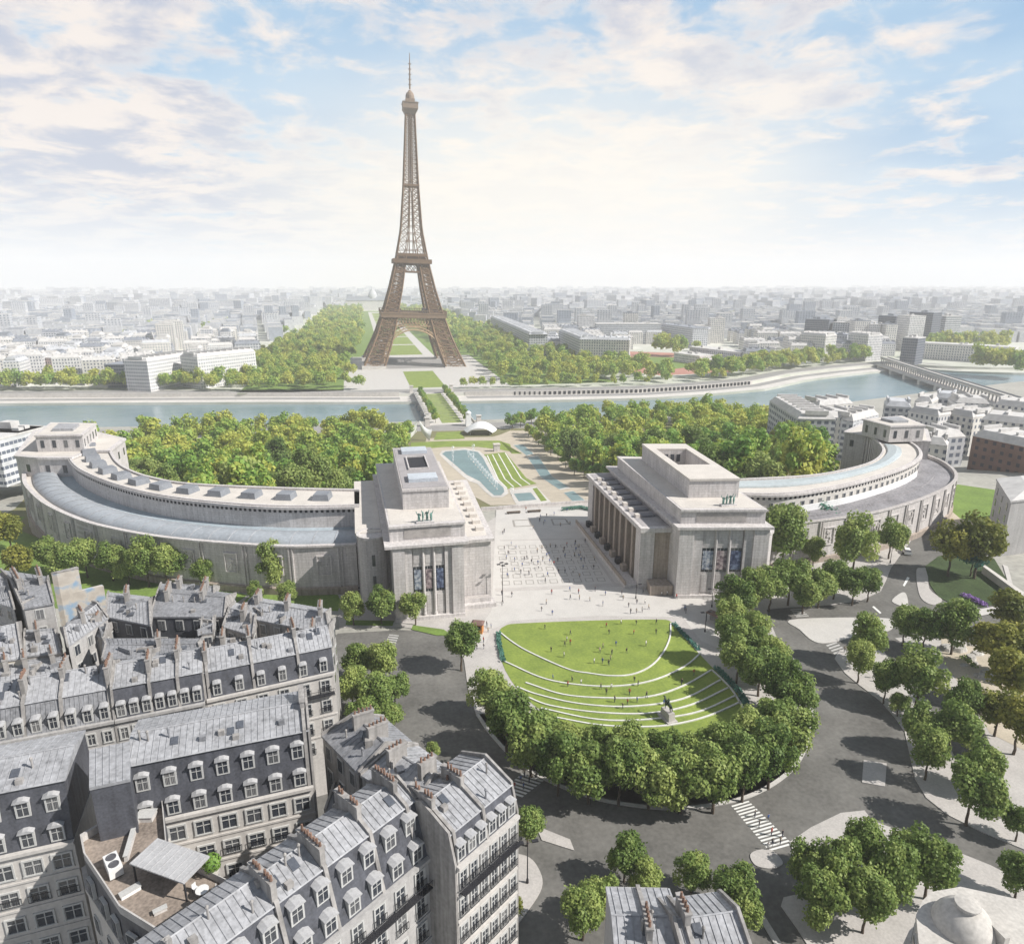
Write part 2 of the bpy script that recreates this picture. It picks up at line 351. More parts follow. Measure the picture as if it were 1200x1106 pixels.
# retaining wall with its long arcade
def wall_strip(name,x0,x1,label,arc=False):
    X=along(x0,x1,40); mb=MB(); 
    t=thing(name,label,'wall',(x0,Yf(x0)+30,-31))
    for a,b in zip(X,X[1:]):
        mb.prism([(a,Yf(a)+29.8),(b,Yf(b)+29.8),(b,Yf(b)+30.8),(a,Yf(a)+30.8)],-31,-27)
    mb.build('wall_face',CONC,t,world=True)
    if arc:
        mb=MB(); x=x0+45
        while x<x1-4:
            y=Yf(x)+29.7; mb.box(x,x+2.6,y-.12,y+.3,-30.7,-27.6); x+=4.6
        o=mb.build('arcade_openings',DARK,t,world=True)
    return t
wall_strip('quay_wall',30,330,'long pale quay wall pierced by a row of dark arcade openings, right of the bridge',True)
wall_strip('quay_wall',-640,-30,'plain pale quay wall along the river left of the bridge')
# ---------------- palace plaza, road, pavements (z=0 plateau)
road=gp([(396,742),(470,738),(548,742),(700,760),(860,705),(1040,650),(1062,600),(1105,560),(1140,590),(1105,640),(1110,700),(1250,706),(1320,900),(1260,1200),(300,1220),(330,800)])
sheet('road',road,ASPH,.02)
PL=gp([(396,722),(410,714),(440,700),(455,690),(590,600),(585,590),(585,580),(840,580),(905,600),(1000,610),(1100,590),(1054,652),(1044,666),(1038,681),(1032,693),(1008,704),(975,709),(924,712),(898,714),(903,730),(912,752),(930,772),(946,798),(953,830),(950,862),(938,892),(915,915),(880,934),(840,944),(790,949),(740,945),(690,935),(640,915),(605,893),(575,862),(558,838),(548,805),(544,775),(536,752),(520,742),(470,735),(398,736)])
ysl=[p for p in PL]
PL=[Vector((p.x,min(p.y,205.8))) for p in PL]
sheet('esplanade_pavement',PL,PAVE,.14,curb=.16)
k=gp([(558,838),(575,862),(605,893),(640,915),(690,935),(740,945),(790,949),(840,944),(880,934),(915,915),(938,892),(950,862),(953,830)])
k=spline([(p.x,p.y,0) for p in k],4); k=[Vector((p.x,p.y)) for p in k]
sheet('ring_kerb',band(k,-.05,.55),KERB,.15,curb=.2)
pz=gp([(578,592),(718,592),(745,686),(770,700),(850,702),(838,735),(842,760),(822,752),(800,724),(700,722),(600,728),(576,738),(566,760),(556,745),(576,716)])
pz=[Vector((p.x,min(p.y,205.2))) for p in pz]
sheet('plaza',pz,PLAZA,.155)
# pale paving band in front and steps line
sheet('plaza_step_band',gp([(580,690),(742,683),(744,687),(581,694)]),PAVE,.17)
sheet('plaza_step_band',gp([(586,633),(686,631),(686,632.4),(586,634.4)]),PAVE,.17)
sheet('plaza_edge_line',gp([(682,632),(685,632),(723,686),(719,686)]),PAVE,.166)
# grid of slab outlines
mb=MB()
TL,TR,BR,BL=[G(*p) for p in ((581,639),(690,637),(713,683),(586,688))]
nc,nr=9,7
for i in range(nc):
    for j in range(nr):
        def P(u,v):
            a=TL.lerp(TR,u); b=BL.lerp(BR,u); return a.lerp(b,v)
        u0,u1=(i+.16)/nc,(i+.84)/nc; v0,v1=(j+.2)/nr,(j+.8)/nr
        c=[P(u0,v0),P(u1,v0),P(u1,v1),P(u0,v1)]; cc=P((u0+u1)/2,(v0+v1)/2)
        inn=[cc+(q-cc)*.80 for q in c]
        z=.175
        mb.add([(q.x,q.y,z) for q in c]+[(q.x,q.y,z) for q in inn],[(0,1,5,4),(1,2,6,5),(2,3,7,6),(3,0,4,7)])
o=mb.build('plaza_slab_outlines',mat('dark_inlay',(.34,.32,.29),.8,.2,3),world=True); tag(o,kind='structure')
for pix in ([(600,610),(621,609),(624,617),(602,618)],[(645,608.5),(663,608),(668,615),(648,616)]):
    c=gp(pix); cc=sum(c,Vector((0,0)))/4; inn=[cc+(q-cc)*.78 for q in c]; mb=MB()
    mb.add([(q.x,q.y,.172) for q in c]+[(q.x,q.y,.172) for q in inn],[(0,1,5,4),(1,2,6,5),(2,3,7,6),(3,0,4,7)])
    tag(mb.build('plaza_inlay_frame',MATS['dark_inlay'],world=True),kind='structure')
# traffic islands and other pavements
def island(pix,name='traffic_island',m=PAVE,sm=True,off=.14):
    q=gp(pix)
    if sm: q=[Vector((p.x,p.y)) for p in spline([(a.x,a.y,0) for a in q],4,True)]
    return sheet(name,q,m,off,curb=.16)
island([(925,727),(985,724),(1040,725),(1048,730),(1040,740),(1000,747),(969,754),(952,751),(937,738)],m=PLAZA)
island([(1045,705),(1056,695),(1062,697),(1063,711)],m=PLAZA)
island([(1074,668),(1080,666),(1087,668),(1089,690),(1104,703),(1093,709),(1080,702),(1075,687)])
island([(1012,891),(1039,895),(1037,922),(1010,917)],sm=False)
island([(628,968),(668,984),(673,997),(635,985)],sm=False)
island([(879,1002),(890,996),(905,997),(917,1010),(912,1016),(900,1018),(885,1014)])
island([(596,1000),(620,1005),(633,1022),(635,1040),(621,1064),(598,1090),(560,1100),(560,1000)])
sheet('right_pavement',gp([(978,772),(990,789),(1008,804),(1032,822),(1050,843),(1060,858),(1065,880),(1072,912),(1085,935),(1110,955),(1150,975),(1210,1000),(1260,1010),(1300,760),(1150,745),(1102,742),(1050,748),(1000,762),(984,762)]),PAVE,.14,curb=.16)
sheet('corner_pavement',gp([(925,987),(950,970),(985,953),(1013,950),(1022,962),(1060,976),(1110,994),(1160,1014),(1230,1050),(1240,1130),(960,1130),(935,1090),(915,1062),(918,1052),(945,1046),(960,1020),(930,1000)]),PAVE,.14,curb=.16)
island([(886,1070),(893,1069),(916,1106),(908,1108)],sm=False)
sheet('right_ramp',gp([(1048,748),(1075,765),(1112,808),(1150,850),(1172,900),(1190,960),(1168,960),(1140,930),(1110,870),(1085,820),(1040,770),(1030,755)]),ASPH,.165)
sheet('left_lawn_strip',gp([(406,727),(462,728),(460,734),(405,733)]),GRASS2,.16)
sheet('left_lawn_strip',gp([(484,733),(520,738),(530,745),(512,745),(482,738)]),GRASS2,.16)
sheet('wing_front_lawn',gp([(285,705),(300,693),(396,697),(400,706),(396,716),(300,712)]),GRASS2,.05)
sheet('wing_front_lawn',[G(*p) for p in [(-40,690),(-40,590),(20,604),(50,632),(120,655),(200,680),(290,697),(270,712),(100,720)]],GRASS2,.04)
sheet('left_park_lawn',[G(-120,640),G(20,604),G(18,580),Vector((-185,270)),Vector((-330,260)),Vector((-300,200))],GRASS2,.05)
# right park around the road bend
sheet('right_park_lawn',gp([(1084,664),(1100,652),(1130,648),(1165,655),(1180,680),(1180,705),(1150,712),(1118,709),(1100,700),(1090,686)]),mat('dark_park_grass',(.055,.085,.03),.95,.3,.8,.1),.16,curb=.16)
sheet('right_park_path',gp([(1175,662),(1181,664),(1188,690),(1190,705),(1200,712),(1150,722),(1120,716),(1104,707),(1118,711),(1150,714),(1182,708),(1183,690)]),PLAZA,.17)
sheet('rear_lawn',gp([(1098,590),(1122,568),(1170,575),(1230,590),(1200,615),(1160,620),(1120,608)]),GRASS2,.17)
sheet('rear_lawn_path',gp([(1098,592),(1104,590),(1125,608),(1165,618),(1165,625),(1118,622),(1100,640),(1090,640),(1094,610)]),GRAVEL,.18)
# rock garden on the right
sheet('rock_garden_gravel',gp([(1102,742),(1150,745),(1230,752),(1240,880),(1200,880),(1160,860),(1130,810),(1105,775)]),GRAVEL,.165)
for i in range(26):
    px=1108+rnd.random()*90; py=750+rnd.random()*(px-1095)*.9
    c=G(px,py); mb=MB(); n=7; r=rnd.uniform(.8,2.0); ph=rnd.random()*6; h=rnd.uniform(.3,.9)
    pl=[(c.x+r*rnd.uniform(.7,1.1)*math.cos(ph+k*6.283/n),c.y+.6*r*rnd.uniform(.7,1.1)*math.sin(ph+k*6.283/n)) for k in range(n)]
    cc=(c.x,c.y); tp=[(cc[0]+(p[0]-cc[0])*.7,cc[1]+(p[1]-cc[1])*.7) for p in pl]
    mb.prism(pl,.15,.15+h,top=tp)
    tag(mb.build('garden_rock',ROCK,world=True),'pale flat rock slab lying in the gravel garden at the right edge','rock','rock slabs in the gravel garden')
# ---------------- lawn with terraces
LW=gp([(584,742),(592,734),(610,731),(700,727.5),(770,726.5),(786,729),(797,742),(815,762),(836,784),(858,806),(874,826),(880,840),(860,856),(800,866),(740,864),(690,856),(650,842),(615,818),(592,786),(585,760)])
sheet('lawn',[Vector((p.x,p.y)) for p in spline([(a.x,a.y,0) for a in LW],3,True)],GRASS,.17)
arcs=[([(586,742),(600,753),(620,765),(665,785),(690,790),(715,793),(740,791.5),(762,782),(777,766),(785,748),(786,731)],'innermost long white kerb curving across the lawn'),
 ([(591,776),(640,797),(695,805),(740,803.5),(775,795),(805,780),(821,766)],'second white kerb down the lawn, reaching its right side'),
 ([(616,801),(660,815),(710,819),(760,817.5),(800,805),(834,786)],'third white kerb down the sloping lawn'),
 ([(606,806),(630,815),(680,826),(740,829),(800,820),(844,798)],'fourth white kerb down the lawn, passing above the monument'),
 ([(618,818),(645,828),(700,836),(760,837),(810,827),(853,807)],'fifth white kerb down the lawn beside the monument'),
 ([(634,831),(690,843),(735,845.5),(790,841),(825,833),(862,816)],'sixth white kerb down the lawn, at the monument foot'),
 ([(652,842),(700,850.5),(750,853),(790,850),(830,840),(869,823)],'lowest white kerb nearest the ring of trees'),
 ([(834,786),(845,796),(858,810),(871,831)],'short straight white kerb closing the right ends of the terraces')]
for pts,lb in arcs:
    q=[Vector((p.x,p.y)) for p in spline([(a.x,a.y,0) for a in gp(pts)],6)]
    mb=MB(); n=len(q); pl=band(q,-.14,.14); 
    for i in range(n-1): mb.prism([pl[i],pl[i+1],pl[2*n-2-i],pl[2*n-1-i]],.15,.36)
    tag(mb.build('terrace_kerb',mat('white_kerb_stone',(.70,.69,.66),.8,.14,3),world=True),lb,'kerb','white terrace kerbs on the lawn')
def hedge(pts,w,h,lb,name='hedge',m=None):
    q=[Vector((p.x,p.y,0)) for p in pts]; q=resample(q,max(6,int(sum((a-b).length for a,b in zip(q,q[1:]))/.35)))
    vs=[];fs=[]
    for p in q:
        for k in range(int(16*w)):
            c=Vector((p.x+rnd.uniform(-w,w)*.5,p.y+rnd.uniform(-w,w)*.5,gz(p.y)+.15+rnd.random()**.6*h)); s=.2
            a=Vector((rnd.gauss(0,1),rnd.gauss(0,1),rnd.gauss(0,1))).normalized(); b=a.orthogonal().normalized()
            n=len(vs); vs+=[c+a*s,c+b*s,c-a*s,c-b*s]; fs.append((n,n+1,n+2,n+3))
    mb=MB(); mb.add(vs,fs); o=mb.build(name,m or LEAF,world=True,fix=False)
    at=o.data.attributes.new('tint','FLOAT','POINT'); at.data.foreach_set('value',[rnd.random() for _ in vs])
    return tag(o,lb,'hedge')
hedge(gp([(584,743),(585,758),(590,776)]),.9,.5,'low clipped hedge on the left edge of the big lawn',m=LEAFT)
hedge(gp([(790,733),(803,747),(818,762)]),.9,.5,'low blue green hedge on the upper right edge of the lawn',m=LEAFT)
hedge(gp([(840,785),(855,800),(868,815),(876,830)]),1.2,.5,'low hedge beside the right ends of the lawn terraces',m=LEAFT)
hedge(gp([(660,598.5),(680,596.5),(697,600)]),1.4,1.0,'dark green hedge on the far edge of the plaza',m=LEAFT)
hedge(gp([(694,615),(703,617)]),1.6,1.0,'small green planting at the far end of the colonnade terrace')
hedge(gp([(1130,699),(1142,704),(1152,710)]),1.6,.7,'strip of purple lavender on the island lawn at the right',name='flower_bed',m=FLOWER)
hedge(gp([(1128,772),(1142,783)]),1.0,.7,'small green shrub row in the rock garden')
# crosswalks
def crosswalk(a,b,c,d,n,name='crosswalk',fill=.55,m=WHITE):
    A,B,C,D=[G(*p) for p in (a,b,c,d)]; mb=MB()  # stripes run A->B ... D->C ; repeated from AB to DC
    for i in range(n):
        u0=i/n; u1=(i+fill)/n
        q=[A.lerp(D,u0),B.lerp(C,u0),B.lerp(C,u1),A.lerp(D,u1)]
        mb.add([(p.x,p.y,.032) for p in q],[(0,1,2,3)])
    tag(mb.build(name,m,world=True),kind='structure')
crosswalk((588,926),(612,934),(639,913),(613,905),7)
crosswalk((857,944),(877,938),(931,991),(903,999),16,fill=.5)
PALE=mat('worn_road_paint',(.5,.49,.47),.8,.25,3)
crosswalk((449,757),(462,760),(468,743),(457,742),6,m=PALE)
crosswalk((926,714),(939,713),(949,723),(934,724),5,m=PALE)
crosswalk((968,756),(980,752),(996,766),(982,771),5,m=PALE)
for pts in ([(1063,676),(1066,677),(1060,687),(1058,686)],[(1022,711),(1024,710),(1033,718),(1031,719)]):
    sheet('lane_mark',gp(pts),WHITE,.034)
# ---------------- gardens behind the terrace
def gtp(pix): return [GT(*p) for p in pix]
sheet('garden_ground',[Vector(p) for p in [(-175,207),(140,207),(210,300),(230,440),(200,Yn(200)-36),(0,Yn(0)-36),(-160,Yn(-160)-36),(-230,420),(-200,290)]],EARTH,.03)
sheet('garden_terrace',gtp([(575,592.5),(716,592.5),(700,560),(640,505),(598,505),(578,512),(500,514),(496,525),(520,560)]),GRAVEL,.10)
sheet('fountain_lawn',gtp([(480,528),(482,519),(520,517),(585,516.5),(598,521),(600,532),(612,532),(585,527),(560,524),(520,524)]),GRASS,.14)
sheet('bridgehead_lawn',gtp([(508,516),(512,507),(540,506),(545,514.5)]),GRASS,.14)
sheet('cascade_lawn',gtp([(567,533),(592,530),(629,567),(592,574)]),GRASS,.16)
for i,(a,b) in enumerate([((571,534),(594,572.5)),((577,533),(602,571)),((584,532),(611,570)),((592,531),(621,568))]):
    A,B=GT(*a),GT(*b); d=(B-A).normalized()*.3; nn=Vector((-d.y,d.x)); q=[A-nn,A+nn,B+nn,B-nn]
    sheet('cascade_step_edge',q,mat('pale_step_stone',(.75,.73,.69),.8,.08,1),.2)
sheet('fountain_basin_rim',gtp([(515,533),(518,528.5),(545,525.5),(562,529),(570,536),(594,572),(596,578.5),(589,583),(577,583),(569,577),(559,567),(543,559),(527,545)]),CONC,.17)
sheet('fountain_pool',gtp([(518,532),(522,529.5),(545,527.5),(560,530),(566,537),(590,572),(591,577),(587,581),(579,581),(572,575),(562,564),(547,557),(531,543)]),POOLM,.19)
sheet('fountain_pool_rim',gtp([(597,575),(628,570),(646,589),(606,593),(600,583)]),CONC,.17)
sheet('fountain_pool',gtp([(602,579),(622,577.5),(629,586),(608,588)]),POOLM,.19)
sheet('pool_side_lawn',gtp([(624,573),(629,572),(641,587),(634,588)]),GRASS,.19)
for q in ([(602,522),(613,521.5),(625,532),(617,534)],[(619,537),(631,535.5),(666,571),(655,573.5)],[(661,578),(672,576),(688,589),(674,591)]):
    c=gtp(q); cc=sum(c,Vector((0,0)))/4
    sheet('long_basin_rim',[cc+(p-cc)*1.08 for p in c],CONC,.15); sheet('long_basin',c,POOLM,.18)
# fountain jets
def jet(px,py,h,lb):
    p=GT(px,py); t=thing('fountain_jet',lb,'fountain jet',(p.x,p.y,gz(p.y)+.2),group='jets of the fountain pools')
    mb=MB(); mb.lathe([(.15,0),(.35,h*.3),(.6,h*.7),(.9,h*.95),(.3,h)],n=8); mb.build('water_column',SPRAY,t,smooth=True)
    mb=MB(); mb.lathe([(.35,0),(.3,.35),(.12,.5)],n=8); mb.build('nozzle',CONC,t)
for k in range(2): jet(531+k*24,545-k*3,10,'tall white water jet of the far pair on the long pool' )
for k in range(13):
    u=k/12; jet(549+u*33,536+u*38,3.6,'low white water jet in the slanting row on the long pool')
jet(600,581,3,'white water jet of the small round basin')
# low wall + pedestals at terrace edge
tag(MB().prism([(-26,205.6),(12,205.6),(12,206),(-26,206)],0,1.1).build('terrace_parapet',STONE,world=True),'long low stone parapet on the far edge of the plaza','parapet')
tag(MB().prism([(13.8,180),(14.2,180),(14.4,205.6),(14,205.6)],0,1.0).build('terrace_parapet',STONE,world=True),'short stone parapet running behind the colonnade end of the plaza','parapet')
# ---------------- bridge over the river
BY0=Yn(0)-14; BY1=Yf(0)+33
t=thing('bridge','long stone bridge carrying a green lawn deck with two rows of trees over the river','bridge',(0,BY0,-33))
mb=MB(); mb.box(-16.5,16.5,BY0,BY1,-29.4,-27.95); mb.build('deck',CONC,t,world=True)
mb=MB(); mb.box(-7,7.5,BY0+6,BY1-8,-27.94,-27.88); mb.build('deck_lawn',GRASS,t,world=True)
mb=MB()
for i in range(26):
    y=BY0+10+i*(BY1-BY0-24)/25; mb.box(-7,7.5,y,y+.5,-27.87,-27.83)
mb.build('lawn_joints',PAVE,t,world=True)
for sx in (-1,1):
    mb=MB(); mb.box(sx*16.5-.25,sx*16.5+.25,BY0,BY1,-28,-26.9); mb.build('parapet',CONC,t,world=True)
for k in range(4):
    y=BY0+14+(k+.8)*(BY1-BY0-30)/4.6; mb=MB(); mb.prism([(-18,y),(0,y-3),(18,y),(18,y+4),(0,y+7),(-18,y+4)],-36,-29.3); mb.build('pier',CONC,t,world=True)
for (x,y,lb) in [(-18.5,BY0-3,'stone pedestal at the near left corner of the bridge'),(18.5,BY0-3,'stone pedestal at the near right corner of the bridge'),(-18.5,BY1+3,'stone pedestal at the far left corner of the bridge'),(18.5,BY1+3,'stone pedestal at the far right corner of the bridge')]:
    t=thing('pedestal',lb,'pedestal',(x,y,-28)); MB().prism([(-1.8,-1.8),(1.8,-1.8),(1.8,1.8),(-1.8,1.8)],0,6,top=[(-1.4,-1.4),(1.4,-1.4),(1.4,1.4),(-1.4,1.4)]).build('plinth',CONC,t)
    MB().box(-1.9,1.9,-1.9,1.9,6,6.6).build('cap',CONC,t)
# two modern membrane canopies at the bridgehead
def shell(px,py,w,d,h,lb,kind):
    p=GT(px,py); t=thing('canopy_pavilion',lb,'canopy',(p.x,p.y,gz(p.y)),rz=-YAW)
    mb=MB(); n=13; th=.25
    for side in (0,1):
        for i in range(n):
            for j in range(n):
                u=i/(n-1)*2-1; v=j/(n-1)*2-1
                if kind=='shell': z=h*(1-.55*u*u)*(1-.25*v*v)+.6*math.sin(3*u+1)*(1-v*v)
                x=u*w*(1-.25*v*v); y=v*d
                mb.v.append((x,y,z-th*side))
    for s in (0,1):
        for i in range(n-1):
            for j in range(n-1):
                a=s*n*n+i*n+j; mb.f.append((a,a+1,a+n+1,a+n)); mb.m.append(0)
    mb.build('membrane',WHITEP,t,smooth=True,fix=False)
    mb=MB()
    for x in (-.6,.6):
        for y in (-.5,.5): mb.bar((x*w,y*d,0),(x*w,y*d,h*.6),.25)
    mb.build('legs',WHITEP,t)
shell(563,508,11,9,7.5,'white shell shaped membrane canopy standing right of the bridge end','shell')
# twin white sails, left of the bridge
p=GT(491,516); t=thing('sail_canopy','pair of tall white pointed sails leaning together left of the bridge end','canopy',(p.x,p.y,gz(p.y)),rz=-YAW)
for sx in (-1,1):
    mb=MB(); n=9
    for s in (0,1):
        for i in range(n):
            u=i/(n-1)
            for j in range(n):
                v=j/(n-1); q_=Vector((sx*.7,0,13)).lerp(Vector((sx*8.5,-1,7.5)),u); q_.z-=2.2*math.sin(math.pi*u); l_=Vector((sx*1.6,2,5)).lerp(Vector((sx*7,-3,0)),u); w_=q_.lerp(l_,v); x=w_.x+sx*.3*s; y=w_.y-1.2*math.sin(math.pi*v); z=w_.z
                mb.v.append((x,y,z))
    for s in (0,1):
        for i in range(n-1):
            for j in range(n-1):
                a=s*n*n+i*n+j; mb.f.append((a,a+1,a+n+1,a+n)); mb.m.append(0)
    mb.build('sail',WHITEP,t,smooth=True,fix=False)
p=GT(549,499); t=thing('kiosk_tower','slim white kiosk tower beside the shell canopy','kiosk',(p.x,p.y,gz(p.y)))
MB().prism([(-2,-2),(2,-2),(2,2),(-2,2)],0,9,top=[(-1.6,-1.6),(1.6,-1.6),(1.6,1.6),(-1.6,1.6)]).build('shaft',WHITEP,t); MB().lathe([(2.2,9),(2.1,9.5),(.8,10.6)],n=10).build('cap',WHITEP,t)
p=GT(582,529); t=thing('garden_pavilion','small square stone pavilion at the head of the cascade lawn','pavilion',(p.x,p.y,gz(p.y)))
MB().box(-1.7,1.7,-1.5,1.5,0,4).build('walls',STONE,t); MB().box(-2,2,-1.8,1.8,4,4.5).build('roof',ROOFST,t)
# ---------------- park beyond the tower
TY=878.
sheet('tower_forecourt',[Vector(p) for p in [(-80,Yf(0)+60),(80,Yf(0)+60),(85,960),(-85,960)]],PLAZA,.05,flat=-28)
sheet('tower_forecourt_lawn',[Vector(p) for p in [(-17,Yf(0)+64),(17,Yf(0)+64),(17,790),(-17,790)]],GRASS,.09,flat=-28)
sheet('park_ground',[Vector(p) for p in [(-175,Yf(0)+62),(190,Yf(0)+62),(190,2500),(-175,2500)]],GRASS2,.03,flat=-28)
sheet('park_axis_path',[Vector(p) for p in [(-36,960),(36,960),(36,2400),(-36,2400)]],PLAZA,.06,flat=-28)
for i in range(8):
    y=975+i*170; sheet('park_axis_lawn',[Vector(p) for p in [(-25,y),(22,y),(22,y+155),(-25,y+155)]],GRASS,.1,flat=-28)
sheet('park_side_path',[Vector(p) for p in [(-118,1000),(-104,1000),(-104,2400),(-118,2400)]],GRAVEL,.08,flat=-28)
sheet('tower_base_court',[Vector(p) for p in [(-60,TY-60),(60,TY-60),(60,TY+60),(-60,TY+60)]],ASPH2,.08,flat=-28)  # asphalt square between the tower's feet, darker than the forecourt paving
# ------------------------------------------------------------------ the iron tower
S=1.06
def W(z):
    T=[(0,57),(30,43),(57,33.5),(86,25),(115,18),(150,11.6),(196,8.2),(240,6.2),(276,4.6),(300,3.5)]
    for a,b in zip(T,T[1:]):
        if a[0]<=z<=b[0]: return a[1]+(b[1]-a[1])*(z-a[0])/(b[0]-a[0])
    return 3.5
def LWd(z):
    T=[(0,22.5),(57,15.5),(115,10.5)]
    for a,b in zip(T,T[1:]):
        if a[0]<=z<=b[0]: return a[1]+(b[1]-a[1])*(z-a[0])/(b[0]-a[0])
    return 10.5
tw=thing('iron_tower','very tall brown iron lattice tower with four splayed legs beyond the river','tower',(0,TY,-28))
tw.scale=(S,S,S); tw.rotation_euler=(0,R(1.75),0)
# the legs carry straight-back so the base stays planted
def trussface(mb,a0,a1,b0,b1,r,cross=2):
    for i in range(cross):
        for (p0,p1,q0,q1) in ((a0,a1,b0,b1),):
            u0=i/cross;u1=(i+1)/cross
            A=p0.lerp(q0,u0);B=p0.lerp(q0,u1);C=p1.lerp(q1,u0);D=p1.lerp(q1,u1)
            mb.bar(A,D,r); mb.bar(B,C,r)
for sx in (-1,1):
    for sy in (-1,1):
        for (z0,z1,n,nm) in ((0,57,5,'leg'),(57,115,6,'leg_upper_stage')):
            mb=MB(); prev=None
            for i in range(n+1):
                z=z0+(z1-z0)*i/n; w=W(z); l=LWd(z)
                c=[Vector((sx*(w-a*l),sy*(w-b*l),z)) for a,b in ((0,0),(1,0),(1,1),(0,1))]
                for k in range(4): mb.bar(c[k],c[(k+1)%4],.45)
                if prev:
                    for k in range(4):
                        mb.bar(prev[k],c[k],1.15 if z0==0 else .95); 
                        trussface(mb,prev[k],prev[(k+1)%4],c[k],c[(k+1)%4],.42)
                        # fine secondary lattice
                        for q in (.25,.5,.75):
                            mb.bar(prev[k].lerp(prev[(k+1)%4],q),c[k].lerp(c[(k+1)%4],q),.2)
                            mb.bar(prev[k].lerp(c[k],q),prev[(k+1)%4].lerp(c[(k+1)%4],q),.22)
                prev=c
            lg=mb.build(nm if nm=='leg' else 'upper_leg',TIRON,tw)
        MB().prism([(sx*(57-a*22.5)+dx,sy*(57-b*22.5)+dy) for a,b,dx,dy in ((-.08,-.08,0,0),(1.08,-.08,0,0),(1.08,1.08,0,0),(-.08,1.08,0,0))],-3,2.2).build('masonry_foot',CONC,tw)
def ringbox(mb,w,t,z0,z1):
    for s in (-1,1):
        mb.box(-w,w,s*w-t/2,s*w+t/2,z0,z1); mb.box(s*w-t/2,s*w+t/2,-w+t/2+.01,w-t/2-.01,z0,z1)
# first platform
mb=MB(); mb.box(-36.5,36.5,-36.5,-12,56.5,58.2); mb.box(-36.5,36.5,12,36.5,56.5,58.2); mb.box(-36.5,-12,-12,12,56.5,58.2); mb.box(12,36.5,-12,12,56.5,58.2)
ringbox(mb,36.2,1.,54.0,57.6)
ringbox(mb,36.9,.5,58.2,59.6); ringbox(mb,37,.6,61.6,62.1)
for s in (-1,1):
    for i in range(25):
        x=-36.6+i*3.05; mb.bar((x,s*36.9,59),(x,s*36.9,62),.22); mb.bar((s*36.9,x,59),(s*36.9,x,62),.22)
mb.build('first_platform',mat('tower_platform_iron',(.25,.17,.11),.7,.12,.1),tw)
mb=MB(); 
for s in (-1,1):
    for z in (45.,53.6):
        w=W(z)-1; mb.box(-w,w,s*w-.5,s*w+.5,z-.6,z+.6); mb.box(s*w-.5,s*w+.5,-w,w,z-.6,z+.6)
    n=20
    for i in range(n):
        w=W(48)-1.2; x0=-w+2*w*i/n; x1=-w+2*w*(i+1)/n
        for a,b in ((x0,x1),(x1,x0)):
            mb.bar((a,s*w,45.5),(b,s*w*.97,53.2),.42); mb.bar((s*w,a,45.5),(s*w*.97,b,53.2),.42)
mb.build('lattice_girdle',mat('tower_arch_iron',(.42,.29,.17),.7,.12,.1),tw)
mb=MB()
for (a,b,c,d) in ((-30,-14,-30,30),(14,30,-30,30)): mb.box(a,b,c,d,58.3,63.5)
mb.build('platform_pavilions',mat('tower_pavilion_dark',(.16,.12,.11),.6,.2,.2),tw)
# four great arches
for k in range(4):
    M=Matrix.Rotation(k*math.pi/2,4,'Z'); mb=MB(); n=26; pr=None
    for i in range(n+1):
        t=math.pi*(i/n); 
        x=34.5*math.cos(t); z=6+38*math.sin(t)**.9; xi=x*.93; zi=6+34.8*math.sin(t)**.9
        y=-(W(z)-.6); yi=-(W(zi)-.6)
        o=M@Vector((x,y,z)); q=M@Vector((xi,yi,zi)); o2=M@Vector((x,y+3.5,z)); q2=M@Vector((xi,yi+3.5,zi))
        mb.bar(o,q,.22)
        if pr:
            mb.bar(pr[0],o,.6); mb.bar(pr[1],q,.7); mb.bar(pr[0],q,.22); mb.bar(pr[1],o,.22); mb.bar(pr[2],q2,.5)
        # spandrel posts up to the girdle
        if 44.5-z>1.5 and abs(x)<30: mb.bar(o,M@Vector((x,-(W(44)-.6),44.8)),.22)
        pr=(o,q,q2)
    mb.build('arch',mat('tower_arch_iron',(.42,.29,.17),.7,.12,.1),tw)
# second platform
mb=MB(); mb.box(-20.5,20.5,-20.5,20.5,115,116.6); ringbox(mb,21.3,.8,113.2,117.8); mb.box(-15,15,-15,15,116.6,121); ringbox(mb,17,.6,121,124)
mb.build('second_platform',TIRON,tw)
mb=MB()
for s in (-1,1):
    for z in (104,112.5):
        w=W(z)-.5; mb.box(-w,w,s*w-.5,s*w+.5,z-.7,z+.7); mb.box(s*w-.5,s*w+.5,-w,w,z-.7,z+.7)
    for i in range(6):
        w=W(108)-.6; x0=-w+2*w*i/6; x1=-w+2*w*(i+1)/6
        for a,b in ((x0,x1),(x1,x0)): mb.bar((a,s*w,104.5),(b,s*w,112),.4); mb.bar((s*w,a,104.5),(s*w,b,112),.4)
mb.build('upper_girdle',TIRON,tw)
# shaft
mb=MB(); z=117.; prev=None
while z<276:
    w=W(z); l=min(w*.62,9) if z<196 else w*.9
    l=10.5-(10.5-7)*(z-115)/81 if z<196 else None
    cols=[]
    for sx in (-1,1):
        for sy in (-1,1):
            inn=(w-l) if (l and w-l>0) else 0
            cols.append([Vector((sx*w,sy*w,z)),Vector((sx*inn,sy*w,z)),Vector((sx*w,sy*inn,z))])
    for a in cols:
        mb.bar(a[0],a[1],.28); mb.bar(a[0],a[2],.28)
    if prev:
        for a,b in zip(prev,cols):
            mb.bar(a[0],b[0],.75); mb.bar(a[1],b[1],.5); mb.bar(a[2],b[2],.5)
            mb.bar(a[0],b[1],.3); mb.bar(a[1],b[0],.3); mb.bar(a[0],b[2],.3); mb.bar(a[2],b[0],.3)
        w0=prev[3][0].x
        for s in (-1,1):
            mb.bar((-w,s*w,z),(w,s*w,z),.3); mb.bar((s*w,-w,z),(s*w,w,z),.3)
    prev=cols; z+=max(4.2,W(z)*.62)
